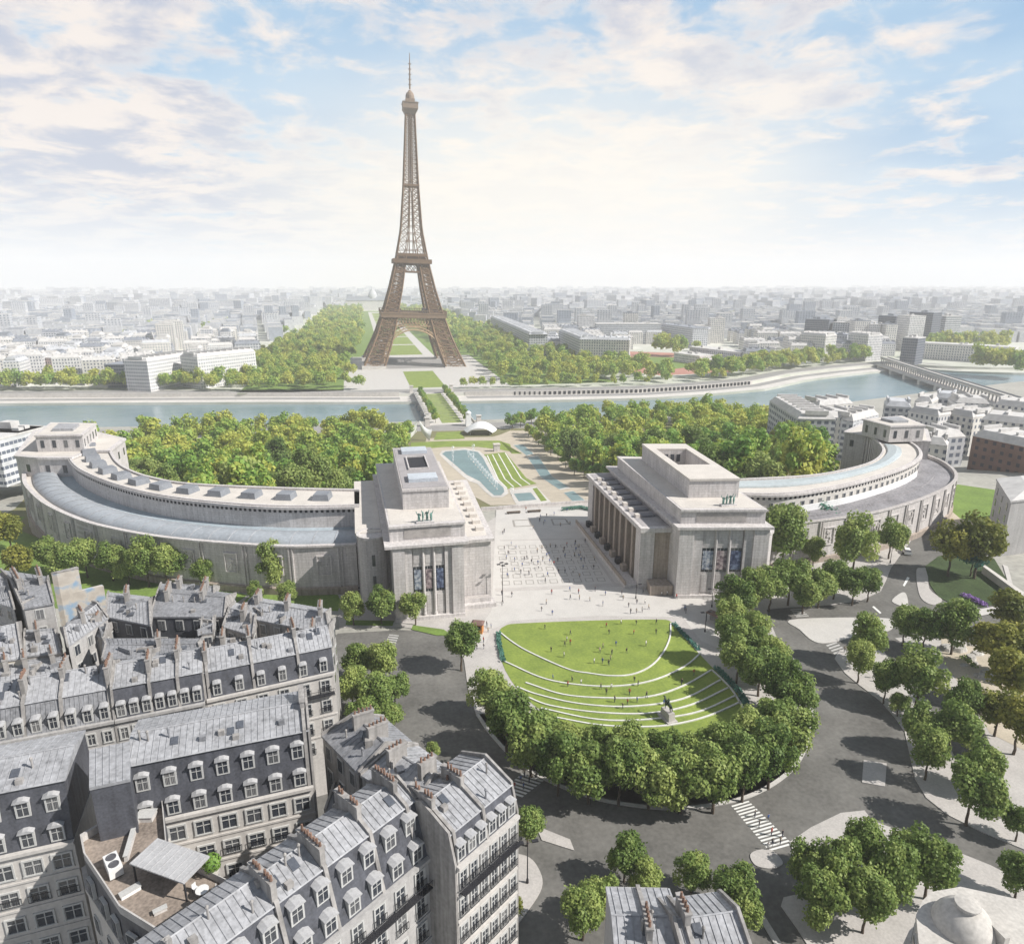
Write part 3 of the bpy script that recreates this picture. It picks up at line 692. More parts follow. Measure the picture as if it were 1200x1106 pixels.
for sx in (-1,1):
    for sy in (-1,1): mb.bar((sx*2.2,sy*2.2,117),(sx*1.8,sy*1.8,276),.45)
mb.box(-9,9,-9,9,195.5,197.5)
mb.build('upper_shaft',TIRON,tw)
mb=MB()
mb.prism([(-5,-5),(5,-5),(5,5),(-5,5)],268,274,top=[(-8,-8),(8,-8),(8,8),(-8,8)],bot=True); mb.box(-8.2,8.2,-8.2,8.2,274,279.5); mb.box(-8.7,8.7,-8.7,8.7,279.5,280.3)
mb.box(-5,5,-5,5,280.3,284)
for i in range(12):
    a=i*math.pi/6; mb.bar((7.2*math.cos(a),7.2*math.sin(a),280),(7.2*math.cos(a),7.2*math.sin(a),282.6),.18)
mb.lathe([(4.8,284),(4.7,287.5),(3.9,290),(2.2,291.5),(1.3,293)],n=14)
mb.build('top_cabin',mat('tower_cabin_iron',(.27,.20,.145),.7,.1,.2),tw)
mb=MB(); mb.bar((0,0,294),(0,0,312),.9,.7,8); mb.bar((0,0,312),(0,0,329),.75,.3,6)
for z in (298,303,308,313,318): mb.box(-1.6,1.6,-.25,.25,z,z+.8); mb.box(-.25,.25,-1.6,1.6,z+1,z+1.8)
mb.build('antenna',TIRON,tw)
# ------------------------------------------------------------------ the palace: two curved wings
def P3(p,z): return (p.x,p.y,z)
def wing(side,Op,Up,Ip,label,zo,zu):
    n=64
    O=resample(spline([(*G(*p,zo),0) for p in Op],6),n); U=resample(spline([(*G(*p,zu),0) for p in Up],6),n); I=resample(spline([(*G(*p,zu),0) for p in Ip],6),n)
    t=thing('palace_wing',label,'palace wing',(O[0].x,O[0].y,0))
    def sweep(name,prof,m,smooth=False,i0=0,i1=n):
        """prof: list of (line,f,z): f blends O->U (line 0) or U->I (line 1)"""
        mb=MB(); k=len(prof)
        for i in range(i0,i1):
            for (ln,f,z) in prof:
                p=(O[i].lerp(U[i],f) if ln==0 else U[i].lerp(I[i],f)); mb.v.append((p.x,p.y,z))
        for i in range(i1-i0-1):
            for j in range(k-1):
                a=i*k+j; mb.f.append((a,a+1,a+k+1,a+k)); mb.m.append(0)
        return mb.build(name,m,t,world=True,smooth=smooth,fix=True)
    zb=-16
    sweep('outer_wall',[(0,0,zb),(0,0,zo-.5),(0,-.035,zo-.45),(0,-.035,zo),(0,.05,zo),(0,.05,zo-1.1)],STONE)
    sweep('base_course',[(0,-.06,zb),(0,-.06,1.6),(0,-.001,1.8)],STONED)
    if side<0:
        sweep('gutter',[(0,.05,zo-1.1),(0,.16,zo-1.1)],ROOFST)
        sweep('vault_roof',[(0,.16,zo-1.1),(0,.17,zo-.5),(0,.3,zo+.5),(0,.45,zo+.85),(0,.6,zo+.6),(0,.70,zo-.1),(0,.72,zo-.8)],BLUEROOF,True)
        mb=MB()
        for i in range(1,n-1):
            if i%2: continue
            pts=[(f,z+zo+.06) for f,z in ((.17,-.5),(.3,.5),(.45,.85),(.6,.6),(.70,-.1))]
            q=[O[i].lerp(U[i],f) for f,_ in pts]
            for a,b,(f0,z0),(f1,z1) in zip(q,q[1:],pts,pts[1:]): mb.bar((a.x,a.y,z0),(b.x,b.y,z1),.07)
        mb.build('glazing_bars',ZINC,t,world=True)
        sweep('terrace_roof',[(0,.72,zo-.8),(0,1,zo-.6)],mat('blue_grey_membrane',(.36,.42,.46),.7,.12,.4))
    else:
        sweep('terrace_roof',[(0,.05,zo-1.1),(0,.55,zo-.7),(0,.56,zo-.2),(0,1,zo-.1)],mat('dark_lead_roof',(.27,.26,.27),.7,.25,.6))
        sweep('white_hoarding',[(0,.93,zo-.1),(0,.93,zo+1.7),(0,.96,zo+1.7),(0,.96,zo-.1)],WHITEP,i0=8,i1=46)
    sweep('upper_wall',[(1,0,zo-1.5),(1,0,zu-1.1)],STONE if side<0 else mat('palace_stone_light',(.60,.57,.53),.9,.1,.6,.05,streak=.3))
    sweep('cornice',[(1,0,zu-1.1),(1,-.05,zu-1.0),(1,-.05,zu-.35),(1,-.02,zu-.3),(1,-.02,zu),(1,.035,zu),(1,.035,zu-.6)],STONE)
    sweep('roof_terrace',[(1,.035,zu-.6),(1,.96,zu-.6)],ROOFST)
    sweep('inner_wall',[(1,.96,zu-.6),(1,.96,zu-.05),(1,1.03,zu-.05),(1,1.03,zu-.8),(1,1.0,zu-.8),(1,1.0,zb)],STONE)
    # dentil openings below the cornice
    mb=MB(); q=resample([(p.x,p.y,0) for p in U],210 if side<0 else 150)
    for i in range(1,len(q)-1):
        if i%2: continue
        d=(q[i+1]-q[i-1]).normalized(); nn=Vector((-d.y,d.x,0)); o=Vector(O[n//2])-Vector(U[n//2])
        c=q[i]; out=(Vector((O[int(i/len(q)*n)].x,O[int(i/len(q)*n)].y,0))-c).normalized()
        M=Matrix.Translation((c.x,c.y,0))@Matrix.Rotation(math.atan2(d.y,d.x),4,'Z')
        mb.box(-.34,.34,-.06,.06,zu-1.95,zu-1.3,M)
    mb.build('attic_openings',DARK,t,world=True)
    # windows of the upper wall (right wing) / relief panels of the outer wall
    q=resample([(p.x,p.y,0) for p in U],36)
    if side>0:
        for i in range(3,31):
            d=(q[i+1]-q[i-1]).normalized(); M=Matrix.Translation((q[i].x,q[i].y,0))@Matrix.Rotation(math.atan2(d.y,d.x),4,'Z')
            mb=MB(); mb.box(-.62,.62,-.13,.13,zo+1.3,zo+2.9,M); f=mb.build('window',FRAME,t,world=True)
            mb=MB(); mb.box(-.48,.48,-.17,.17,zo+1.42,zo+2.78,M); o=mb.build('pane',GLASS,f,world=False); o.parent=f
            for v in o.data.vertices: v.co-=t.location
    q=resample([(p.x,p.y,0) for p in O],46)
    for i in range(2,44,3):
        d=(q[i+1]-q[i-1]).normalized(); M=Matrix.Translation((q[i].x,q[i].y,0))@Matrix.Rotation(math.atan2(d.y,d.x),4,'Z')
        mb=MB(); w=1.7
        for a in ((-w,-w+.25,5,9.4),(w-.25,w,5,9.4),(-w,w,9.4,9.7),(-w,w,4.75,5)): mb.box(a[0],a[1],-.3,.3,a[2],a[3],M)
        for k in range(7):
            x=rnd.uniform(-1.2,.8); z=rnd.uniform(5.4,8.2); mb.box(x,x+rnd.uniform(.3,.7),-.22,.22,z,z+rnd.uniform(.5,1.),M)
        mb.box(-1.2,1.2,-.1,.1,5.2,5.6,M)
        mb.build('relief_panel',STONE,t,world=True)
    mb=MB()
    for i in range(1,45,3):
        for dx in (-.5,.3):
            d=(q[min(i+1,45)]-q[i-1]).normalized(); M=Matrix.Translation((q[i].x,q[i].y,0))@Matrix.Rotation(math.atan2(d.y,d.x),4,'Z'); mb.box(dx,dx+.32,-.34,.34,1.8,zo-.6,M)
    mb.build('pilaster_strips',STONE,t,world=True)
    # giant pilasters along the garden side
    q=resample([(p.x,p.y,0) for p in I],60); mb=MB()
    for i in range(1,59):
        d=(q[i+1]-q[i-1]).normalized(); M=Matrix.Translation((q[i].x,q[i].y,0))@Matrix.Rotation(math.atan2(d.y,d.x),4,'Z')
        mb.box(-.45,.45,-.6,.6,zb,zu-.9,M)
    mb.build('garden_pilasters',STONE,t,world=True)
    mb=MB()
    for i in range(1,58):
        c=(q[i]+q[i+1])/2; d=(q[i+1]-q[i]).normalized(); M=Matrix.Translation((c.x,c.y,0))@Matrix.Rotation(math.atan2(d.y,d.x),4,'Z'); mb.box(-.5,.5,-.12,.12,-8,zu-3,M)
    mb.build('garden_glazing',GLASS,t,world=True)
    if side<0:
        q0=resample([(*(U[i].lerp(I[i],.5)).xy,0) for i in range(n)],28)
        L0=thing
        for i in range(2,27,2):
            d=(q0[i+1]-q0[i-1]).normalized(); s=t
            M=Matrix.Translation((q0[i].x,q0[i].y,0))@Matrix.Rotation(math.atan2(d.y,d.x),4,'Z')
            mb=MB(); pl=[(-2.1,-2.1),(2.1,-2.1),(2.1,2.1),(-2.1,2.1)]
            vs=[M@Vector((x,y,zu-.6)) for x,y in pl]+[M@Vector((x*.88,y*.88,zu+1.0)) for x,y in pl]
            mb.add(vs,[(0,1,5,4),(1,2,6,5),(2,3,7,6),(3,0,4,7),(4,5,6,7)])
            mb.build('skylight',mat('lantern_zinc',(.22,.235,.26),.5,.15,1,spec=.5),t,world=True)
    else:
        sweep('roof_glazing',[(1,.45,zu-.55),(1,.46,zu-.1),(1,.6,zu+.25),(1,.85,zu-.1),(1,.86,zu-.55)],mat('pale_blue_glazing',(.46,.51,.52),.4,.1,.4,spec=.5),i0=0,i1=52)
    return t,O,U,I
LO=[(417,640),(337,642),(262,638),(187,631),(131,621),(94,611),(56,594),(36,578),(28,565),(30,549),(42,535)]
LU=[(421,606),(337,607),(262,603),(187,594),(131,580),(94,564),(82,552),(79,544),(84,536)]
LI=[(421,585),(337,583),(225,578),(176,570),(150,561),(137,552),(130,541),(127,531)]
wl=wing(-1,[(x,y-3) for x,y in LO],[(x,y-15) for x,y in LU],[(x,y-12) for x,y in LI],'curved stone palace wing with glazed vault and rooftop skylights, left of the plaza',12.3,17.6)
RO=[(890,618),(944,611),(983,606),(1027,599),(1070,587),(1096,577),(1113,568),(1121,559),(1118,550),(1105,540),(1086,532)]
RU=[(862,577),(923,577),(983,568),(1027,557),(1057,547),(1074,538),(1079,531),(1074,522),(1060,514)]
RI=[(862,561),(940,557),(983,551),(1020,541),(1034,530),(1033,521),(1020,511),(992,504)]
wr=wing(1,RO,RU,RI,'curved stone palace wing with pale upper storey and dark lead terrace, right of the plaza',12.0,17.6)
# ---------------- end pavilions of the wings
def end_pavilion(label,body,zb_,upper,zu,nwin):
    b=[G(*p,zb_) for p in body]; c=sum(b,Vector((0,0)))/len(b)
    t=thing('end_pavilion',label,'pavilion',(c.x,c.y,-16))
    mb=MB(); mb.prism(b,-16,zb_-.6); mb.build('walls',STONE,t,world=True)
    mb=MB(); e=[c+(p-c)*1.03 for p in b]; mb.prism(e,zb_-.6,zb_+.1,bot=True); mb.build('cornice',STONE,t,world=True)
    i2=[c+(p-c)*.93 for p in b]; MB().prism(i2,zb_+.1,zb_+.14).build('roof_terrace',ROOFST,t,world=True)
    u=[G(*p,zu) for p in upper]; cu=sum(u,Vector((0,0)))/len(u)
    MB().prism(u,zb_+.12,zu-.5).build('upper_block',STONE,t,world=True)
    MB().prism([cu+(p-cu)*1.04 for p in u],zu-.5,zu,bot=True).build('upper_cornice',STONE,t,world=True)
    MB().prism([cu+(p-cu)*.92 for p in u],zu,zu+.05).build('upper_roof',ROOFST,t,world=True)
    MB().prism([cu+(p-cu)*.45 for p in u],zu+.05,zu+.9).build('rooflight',ZINC,t,world=True)
    def wins(pl,z0,z1,sp,w):
        for a,bb in zip(pl,pl[1:]+pl[:1]):
            L=(bb-a).length; k=int(L/sp)
            for i in range(k):
                c_=a.lerp(bb,(i+.5)/k); d=(bb-a).normalized(); M=Matrix.Translation((c_.x,c_.y,0))@Matrix.Rotation(math.atan2(d.y,d.x),4,'Z')
                mb=MB(); mb.box(-w/2,w/2,-.1,.1,z0,z1,M); mb.build('window',GLASS,t,world=True)
    wins(u,zb_+1.5,zu-1.8,3.4,1.1); wins(b,zb_-5.,zb_-2.6,5.,1.3)
    return t
end_pavilion('two tiered stone pavilion closing the far left end of the left wing',[(18,534),(44,536),(84,536),(104,528),(128,528),(146,514),(112,506),(60,502),(40,505)],17.8,[(41,510),(96,509),(112,496),(60,495)],23.5,4)
end_pavilion('two tiered pale stone pavilion closing the far end of the right wing',[(990,506),(1030,512),(1060,515),(1090,517),(1086,503),(1040,494),(1008,497)],17.6,[(1012,491),(1044,499),(1084,498),(1056,487)],23.5,4)
# ---------------- head pavilions
def front_bays(t,A,B,zc,nb=3):
    """three tall bays between piers on the facade A->B (left to right seen from outside)"""
    d=(B-A).normalized(); L=(B-A).length; ang=math.atan2(d.y,d.x); M=Matrix.Translation((A.x,A.y,0))@Matrix.Rotation(ang,4,'Z')
    pw=L*.27; bw=(L-2*pw)/nb
    mb=MB(); mb.box(0,pw*.62,-.9,.2,0,zc-.5,M); mb.box(pw*.62,pw,-.5,.2,0,zc-.5,M); mb.box(L-pw*.62,L,-.9,.2,0,zc-.5,M); mb.box(L-pw,L-pw*.62,-.5,.2,0,zc-.5,M)
    mb.box(-.1,L+.1,-1.1,.2,0,.9,M); mb.build('corner_piers',STONE,t,world=True)
    for i in range(1,nb):
        x=pw+bw*i; mb=MB(); 
        for k in range(10):
            pass
        c=M@Vector((x,-.25,0)); mb.lathe([(.42,.9),(.42,1.4),(.34,1.6),(.32,zc-1.2),(.42,zc-.9),(.42,zc-.5)],(c.x,c.y),n=12); mb.build('column',STONE,t,smooth=False,world=True)
    for i in range(nb):
        x0=pw+bw*i+.3; x1=pw+bw*(i+1)-.3
        if i==0: x0-=.15
        if i==nb-1: x1+=.15
        mb=MB(); mb.box(x0,x1,-.06,.2,zc*.36,zc*.70,M); w=mb.build('window',GLASS,t,world=True)
        mb=MB()
        for k in (1,2): mb.box(x0+(x1-x0)*k/3-.04,x0+(x1-x0)*k/3+.04,-.12,-.05,zc*.36,zc*.70,M)
        for k in range(1,6): z=zc*(.36+.34*k/6); mb.box(x0,x1,-.115,-.055,z-.03,z+.03,M)
        o=mb.build('glazing_bars',FRAME,w)
        for v in o.data.vertices: v.co-=t.location
        mb=MB(); mb.box(x0+.15,x1-.15,-.3,-.22,zc*.40,zc*.66,M); mb.build('banner',BAN[i%3],t,world=True)
        mb=MB(); mb.box(x0,x1,-.16,.2,zc*.70,zc-.5,M); mb.box(x0+.2,x1-.2,-.22,-.1,zc*.74,zc-1.2,M); mb.build('upper_relief_panel',STONE,t,world=True)
        mb=MB(); mb.box(x0,x1,-.16,.2,1.0,zc*.36,M); mb.box(x0+.25,x1-.25,-.22,-.1,1.4,zc*.33,M); mb.build('lower_relief_panel',STONE,t,world=True)
    return M,L
def offs(poly,d):
    c=sum(poly,Vector((0,0)))/len(poly); return [p+(p-c).normalized()*d for p in poly]
def attic(t,poly,z0,z1):
    MB().prism(poly,z0,z1-.5).build('attic',STONE,t,world=True)
    MB().prism(offs(poly,.45),z1-.5,z1,bot=True).build('attic_cornice',STONE,t,world=True)
    MB().prism(offs(poly,-1.),z1,z1+.04).build('attic_terrace',ROOFST,t,world=True)
def tower_block(t,poly,z0,z1,court):
    MB().prism(poly,z0,z1-.5).build('tower_block',STONE,t,world=True)
    MB().prism(offs(poly,.3),z1-.5,z1-.02,bot=True).build('tower_cornice',STONE,t,world=True)
    MB().prism(offs(poly,-.9),z1-.02,z1+.05).build('tower_roof',mat('grey_terrace_roof',(.36,.34,.34),.9,.15,1) if court=='small' else ROOFST,t,world=True)
def inscription(t,M,L,z0,y=-.05):
    mb=MB(); mb.box(L*.19,L*.81,y-.03,y,z0-.15,z0+2.0,M)
    for r in range(4):
        x=L*.2
        while x<L*.8:
            w=rnd.uniform(.12,.3)
            if rnd.random()>.14: mb.box(x,x+w,y-.05,y,z0+r*.5,z0+r*.5+.26,M)
            x+=w+.12
    return mb.build('inscription',mat('gilded_letters_worn',(.43,.40,.375),.8,.2,3),t,world=True)
# left head pavilion
A=Vector((-56.6,136.6)); B=Vector((-41.6,136.4))
t=thing('head_pavilion','massive stone head pavilion left of the plaza with a grey tower block roof','pavilion',(-49,137,0)); LHP=t
MB().prism([Vector((-56.6,137)),Vector((-41.6,136.8)),Vector((-41.3,190)),Vector((-58.8,192))],-10,17.1).build('body',STONE,t,world=True)
M,L=front_bays(t,A,B,17.6)
MB().prism([Vector((-58.2,135.3)),Vector((-40.5,135.1)),Vector((-40.2,192)),Vector((-59.6,193))],17.1,17.7,bot=True).build('main_cornice',STONE,t,world=True)
at=[Vector((-57.0,138.2)),Vector((-40.9,138.2)),Vector((-40.7,190)),Vector((-58.4,191))]
attic(t,at,17.7,21.2)
Ma=Matrix.Translation((at[0].x,at[0].y,0)); inscription(t,Ma,16.1,18.3)
tp=[Vector((-53.4,148.5)),Vector((-43.0,148.)),Vector((-43.1,188)),Vector((-53.6,189))]
tower_block(t,tp,21.2,26,'small')
MB().prism([Vector((-50.6,165)),Vector((-46,165)),Vector((-46,177)),Vector((-50.6,177))],26.06,26.1).build('roof_well',DARK,t,world=True)
mb=MB()
for a in ((-50.9,-45.7,164.7,165),(-50.9,-45.7,177,177.3),(-50.9,-50.6,165,177),(-46,-45.7,165,177)): mb.box(*a,26.05,26.5)
mb.build('roof_well_rim',STONE,t,world=True)
for y0 in (153.5,181):
    mb=MB(); mb.box(-51.6,-44.8,y0,y0+5,26.05,26.9); mb.build('rooflight',mat('rooflight_zinc_pale',(.50,.54,.58),.5,.12,1),t,world=True)
# side colonnade block facing the plaza
sp=[Vector((-41.3,141.5)),Vector((-34.6,141.5)),Vector((-33.6,188)),Vector((-41.2,188))]
MB().prism(sp,-8,15).build('side_block',STONE,t,world=True)
MB().prism([Vector((-41.2,140.8)),Vector((-33.9,140.8)),Vector((-32.9,188.6)),Vector((-41.15,188.6))],15,15.7,bot=True).build('side_cornice',STONE,t,world=True)
MB().prism([Vector((-40.7,143)),Vector((-35.2,143)),Vector((-34.2,187)),Vector((-40.6,187))],15.7,15.75).build('side_terrace',ROOFST,t,world=True)
for i in range(9):
    y=146+i*4.7; mb=MB(); mb.box(-37.2,-35.4,y,y+1.6,15.75,16.6); mb.build('terrace_plinth',ROOFST,t,world=True)
# rounded stair bay on the left + bright roof strip
mb=MB(); mb.lathe([(3.1,0),(3.1,16.3),(3.5,16.5),(3.5,17.2),(2.9,17.2),(2.9,16.8)],(-60.6,146),n=24); mb.build('round_bay',STONE,t,world=True)
MB().prism([Vector((-64.,146)),Vector((-57,146)),Vector((-57.2,189)),Vector((-64.5,189))],-8,16.4).build('link_block',STONE,t,world=True)
MB().prism([Vector((-64.3,147)),Vector((-58.6,147)),Vector((-58.9,189)),Vector((-64.8,189))],16.4,17.0,bot=True).build('link_roof',ROOFST,t,world=True)
for z in (5.5,10.5):
    mb=MB(); c=(-60.6,146); mb.box(-60.9,-60.2,142.82,143.1,z,z+2.6); mb.build('window',GLASS,t,world=True)
mb=MB(); mb.box(-42,-34,138.3,141.3,0,1.1); mb.box(-41,-35,139.5,141.3,1.1,2); mb.build('side_steps',STONE,t,world=True)
# right head pavilion
t=thing('head_pavilion','massive stone head pavilion right of the plaza with a brown shaded side colonnade','pavilion',(20,136,0)); RHP=t
A=Vector((7.6,134.6)); B=Vector((27.6,130.4)); d=(B-A).normalized(); nn=Vector((-d.y,d.x))
body=[A+nn*.3,B+nn*.3,B+nn*.3+Vector((4,50)),A+Vector((2.4,52))]
MB().prism(body,-10,17.1).build('body',STONE,t,world=True)
M,L=front_bays(t,A,B,17.6)
MB().prism([A-nn*1.3-d*.6,B-nn*1.3+d*.8,B+Vector((5.5,51)),A+Vector((1.5,53))],17.1,17.7,bot=True).build('main_cornice',STONE,t,world=True)
at=[A+nn*1.2+d*.6,B+nn*1.2-d*.5,B+Vector((3.4,48)),A+Vector((4.,50))]
attic(t,at,17.7,21.2); Ma=Matrix.Translation((at[0].x,at[0].y,0))@Matrix.Rotation(math.atan2(d.y,d.x),4,'Z'); inscription(t,Ma,18.5,18.3)
tp=[Vector((13.7,143.)),Vector((25.6,141)),Vector((29,176.5)),Vector((16.9,179.2))]
# hollow tower block with its open court
cc=sum(tp,Vector((0,0)))/4; inn=[tp[0].lerp(tp[3],.36).lerp(tp[1].lerp(tp[2],.36),.16),tp[0].lerp(tp[3],.36).lerp(tp[1].lerp(tp[2],.36),.84),tp[0].lerp(tp[3],.84).lerp(tp[1].lerp(tp[2],.84),.84),tp[0].lerp(tp[3],.84).lerp(tp[1].lerp(tp[2],.84),.16)]
mb=MB(); mb.prism(tp,21.2,25.6,cap=False); mb.prism(inn,21.4,25.6,cap=False)
o4=offs(tp,.3)
mb.add([(p.x,p.y,25.6) for p in tp]+[(p.x,p.y,25.6) for p in inn],[(0,1,5,4),(1,2,6,5),(2,3,7,6),(3,0,4,7)])
mb.build('tower_block',STONE,t,world=True,fix=False)
mb=MB(); n4=4
mb.add([(p.x,p.y,25.45) for p in o4]+[(p.x,p.y,26) for p in o4]+[(p.x,p.y,26) for p in inn]+[(p.x,p.y,25.45) for p in inn],[(i,(i+1)%4,4+(i+1)%4,4+i) for i in range(4)]+[(4+i,4+(i+1)%4,8+(i+1)%4,8+i) for i in range(4)]+[(8+i,8+(i+1)%4,12+(i+1)%4,12+i) for i in range(4)])
mb.build('tower_roof',ROOFST,t,world=True)
for i in range(4):
    a=inn[3].lerp(inn[2],(i+.8)/5); mb=MB(); mb.box(a.x-.5,a.x+.5,a.y-.12,a.y+.1,22.3,24.4); mb.build('court_window',GLASS,t,world=True)
# colonnade wing
cw=[Vector((1.4,140.6)),Vector((9.,139.2)),Vector((11.2,186)),Vector((3.6,186.5))]
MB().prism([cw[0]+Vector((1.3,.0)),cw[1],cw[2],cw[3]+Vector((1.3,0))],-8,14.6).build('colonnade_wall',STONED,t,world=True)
MB().prism([Vector((.6,139.6)),Vector((9.,138.2)),Vector((11.4,187)),Vector((3.0,187.4))],14.6,15.7,bot=True).build('colonnade_cornice',STONE,t,world=True)
MB().prism([Vector((1.6,141)),Vector((8.6,140)),Vector((10.8,186)),Vector((3.8,186.4))],15.7,15.75).build('colonnade_roof',mat('grey_terrace_roof',(.36,.34,.34),.9,.15,1),t,world=True)
mb=MB(); mb.prism([Vector((.9,140.3)),Vector((4.2,139.8)),Vector((4.3,144.)),Vector((1.3,144.2))],0,14.6); mb.build('front_end_pier',STONE,t,world=True); mb=MB(); mb.prism([Vector((3.3,182)),Vector((5,182)),Vector((5,186.8)),Vector((3.6,186.8))],-5,14.6); mb.build('rear_end_pier',STONE,t,world=True)
for i in range(8):
    y=147.2+i*4.6; x=1.75+(y-141)*.0465
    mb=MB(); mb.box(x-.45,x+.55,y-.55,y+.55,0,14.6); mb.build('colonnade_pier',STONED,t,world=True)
    mb=MB(); mb.box(x+.85,x+1.1,y+.9,y+3.7,3,14); mb.build('colonnade_window',mat('bronze_glazing',(.11,.075,.055),.5,.3,1),t,world=True)
    mb=MB(); mb.box(x+1.7,x+5.2,y-.6,y+1.4,15.75,16.2); mb.build('roof_slab',mat('dark_roof_slab',(.17,.17,.19),.7,.15,1),t,world=True)
    mb=MB(); mb.box(x+.2,x+1.3,y-.3,y+1.0,15.75,16.5); mb.build('terrace_plinth',ROOFST,t,world=True)
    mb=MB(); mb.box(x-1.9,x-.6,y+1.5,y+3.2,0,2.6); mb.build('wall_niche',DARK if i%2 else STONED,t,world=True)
mb=MB(); mb.prism([Vector((-2.2,141)),Vector((1.,141)),Vector((3,186)),Vector((-.5,186))],.1,1.0); mb.build('side_terrace',STONE,t,world=True)
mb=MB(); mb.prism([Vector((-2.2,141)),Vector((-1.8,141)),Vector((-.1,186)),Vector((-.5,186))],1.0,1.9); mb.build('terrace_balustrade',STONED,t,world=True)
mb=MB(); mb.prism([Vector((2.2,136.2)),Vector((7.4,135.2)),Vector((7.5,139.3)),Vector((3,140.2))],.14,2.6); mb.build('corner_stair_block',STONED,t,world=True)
mb=MB(); mb.lathe([(2.6,0),(2.6,14),(2.9,14.2),(2.9,14.8)],(29.4,136),n=20); mb.build('round_bay',STONE,t,world=True)
# ------------------------------------------------------------------ mansard town houses in the foreground
def haussmann(label,A,B,D,ze,zb,zr,floors,bays,drows=1,wall=HSTONE,style=0,both=True,ends=(1,1),chim=(0,.5,1),ww=1.15,wh=1.9,fh=3.1,group=None,zbase=0,skirt=.9,roof=ZINC,pots=True,backw=False,mans=True,nodorm=(),cream=None):
    A=Vector(A);B=Vector(B); L=(B-A).length; ang=math.atan2(B.y-A.y,B.x-A.x)
    t=thing('town_house',label,'apartment house',(A.x,A.y,zbase),ang,group)
    H=ze-zbase; hb=zb-zbase; hr=zr-zbase
    MB().box(0,L,0,D,0,H).build('wall',wall,t)
    MB().box(-.05,L+.05,-.35,D+.35,H,H+.35).build('cornice',wall,t)
    mb=MB()
    for k in range(1,floors): 
        z=H-k*fh; mb.box(-.03,L+.03,-.12,-.003,z-.1,z+.12)
    mb.build('string_courses',wall,t)
    s=skirt; h0=H+.35
    mb=MB()
    mb.add([(0,.1,h0),(L,.1,h0),(L,s,hb),(0,s,hb),(0,D-s,hb),(L,D-s,hb),(L,D-.1,h0),(0,D-.1,h0)],[(0,1,2,3),(7,4,5,6),(0,3,4,7),(1,6,5,2),(3,2,5,4)])
    if not mans:
        x=.25
        while x<L: mb.bar((x,.06,h0),(x,s-.04,hb),.035); mb.bar((x,D-.06,h0),(x,D-s+.04,hb),.035); x+=.5
    mb.build('slate_roof' if mans else 'steep_zinc_roof',SLATE if mans else ZINCD,t)
    mb=MB(); g=.12
    mb.add([(-g,s-.15,hb+.03),(L+g,s-.15,hb+.03),(L+g,D/2,hr),(-g,D/2,hr),(L+g,D-s+.15,hb+.03),(-g,D-s+.15,hb+.03),(-g,s-.15,hb-.1),(L+g,s-.15,hb-.1),(L+g,D-s+.15,hb-.1),(-g,D-s+.15,hb-.1)],[(0,1,2,3),(3,2,4,5),(6,7,1,0),(5,4,8,9),(0,3,5,9,6),(1,7,8,4,2)])
    x=.3
    while x<L:
        mb.bar((x,s-.13,hb+.07),(x,D/2,hr+.04),.035); mb.bar((x,D-s+.13,hb+.07),(x,D/2,hr+.04),.035); x+=.62
    mb.bar((-g,D/2,hr+.03),(L+g,D/2,hr+.03),.09); mb.bar((-g,s-.15,hb),(L+g,s-.15,hb),.09)
    mb.build('zinc_roof',roof,t)
    bw=L/bays
    win=pane=None
    def window(x,z,w,h,y=0,M=None,parent=t,name='window'):
        nonlocal win,pane
        mb=MB()
        for b in ((-w/2-.14,-w/2,0,h),(w/2,w/2+.14,0,h),(-w/2-.14,w/2+.14,h,h+.18),(-w/2-.2,w/2+.2,-.14,0)): mb.box(b[0],b[1],-.14,.0,b[2],b[3])
        mb.box(-.045,.045,-.07,-.03,0,h); mb.box(-w/2,w/2,-.07,-.03,h*.62,h*.62+.06); mb.box(-w/2,-w/2+.06,-.07,-.03,0,h); mb.box(w/2-.06,w/2,-.07,-.03,0,h)
        return mb
    wm=window(0,0,ww,wh).mesh('window',FRAME); 
    pm=MB().box(-ww/2,ww/2,-.03,-.004,0,wh).mesh('pane',GLASS)
    im=MB()
    im.box(-ww/2-.2,ww/2+.2,-.34,-.30,.85,.9); im.box(-ww/2-.2,ww/2+.2,-.34,-.30,.1,.14)
    for i in range(9): xx=-ww/2-.2+(ww+.4)*i/8; im.box(xx-.015,xx+.015,-.335,-.305,.1,.9)
    im=im.mesh('railing',IRON)
    count=0
    def put(me,name,loc,par=t,rz=0):
        o=bpy.data.objects.new(name,me); COL.objects.link(o); o.parent=par; o.location=loc; o.rotation_euler=(0,0,rz); return o
    for k in range(floors):
        for i in range(bays):
            if count>=78: break
            x=(i+.5)*bw; z=H-(k+1)*fh+.65
            w=put(wm,'window',(x,0,z)); put(pm,'pane',(0,0,0),w); count+=1
            if style==1 or k in (1,): put(im,'railing',(0,.12,-.1),w)
    if style==1:
        mb=MB(); mb.box(.2,L-.2,-.75,-.003,H-fh+.35,H-fh+.47); mb.box(.2,L-.2,-.75,-.71,H-fh+1.25,H-fh+1.3)
        for i in range(int(L/.25)): mb.box(.2+i*.25,.22+i*.25,-.74,-.72,H-fh+.47,H-fh+1.25)
        mb.build('balcony',IRON,t)
    # dormers
    hm=hb-h0
    def dorm_mesh(w,h,dp):
        b=MB(); b.box(-w/2-.16,-w/2,0,dp,0,h); b.box(w/2,w/2+.16,0,dp,0,h); b.box(-w/2-.16,w/2+.16,0,dp,h-.1,h+.02); b.box(-w/2-.16,w/2+.16,0,dp,-.12,0); b.box(-w/2-.01,w/2+.01,.08,dp,0,h-.1); return b.mesh('dormer',FRAME)
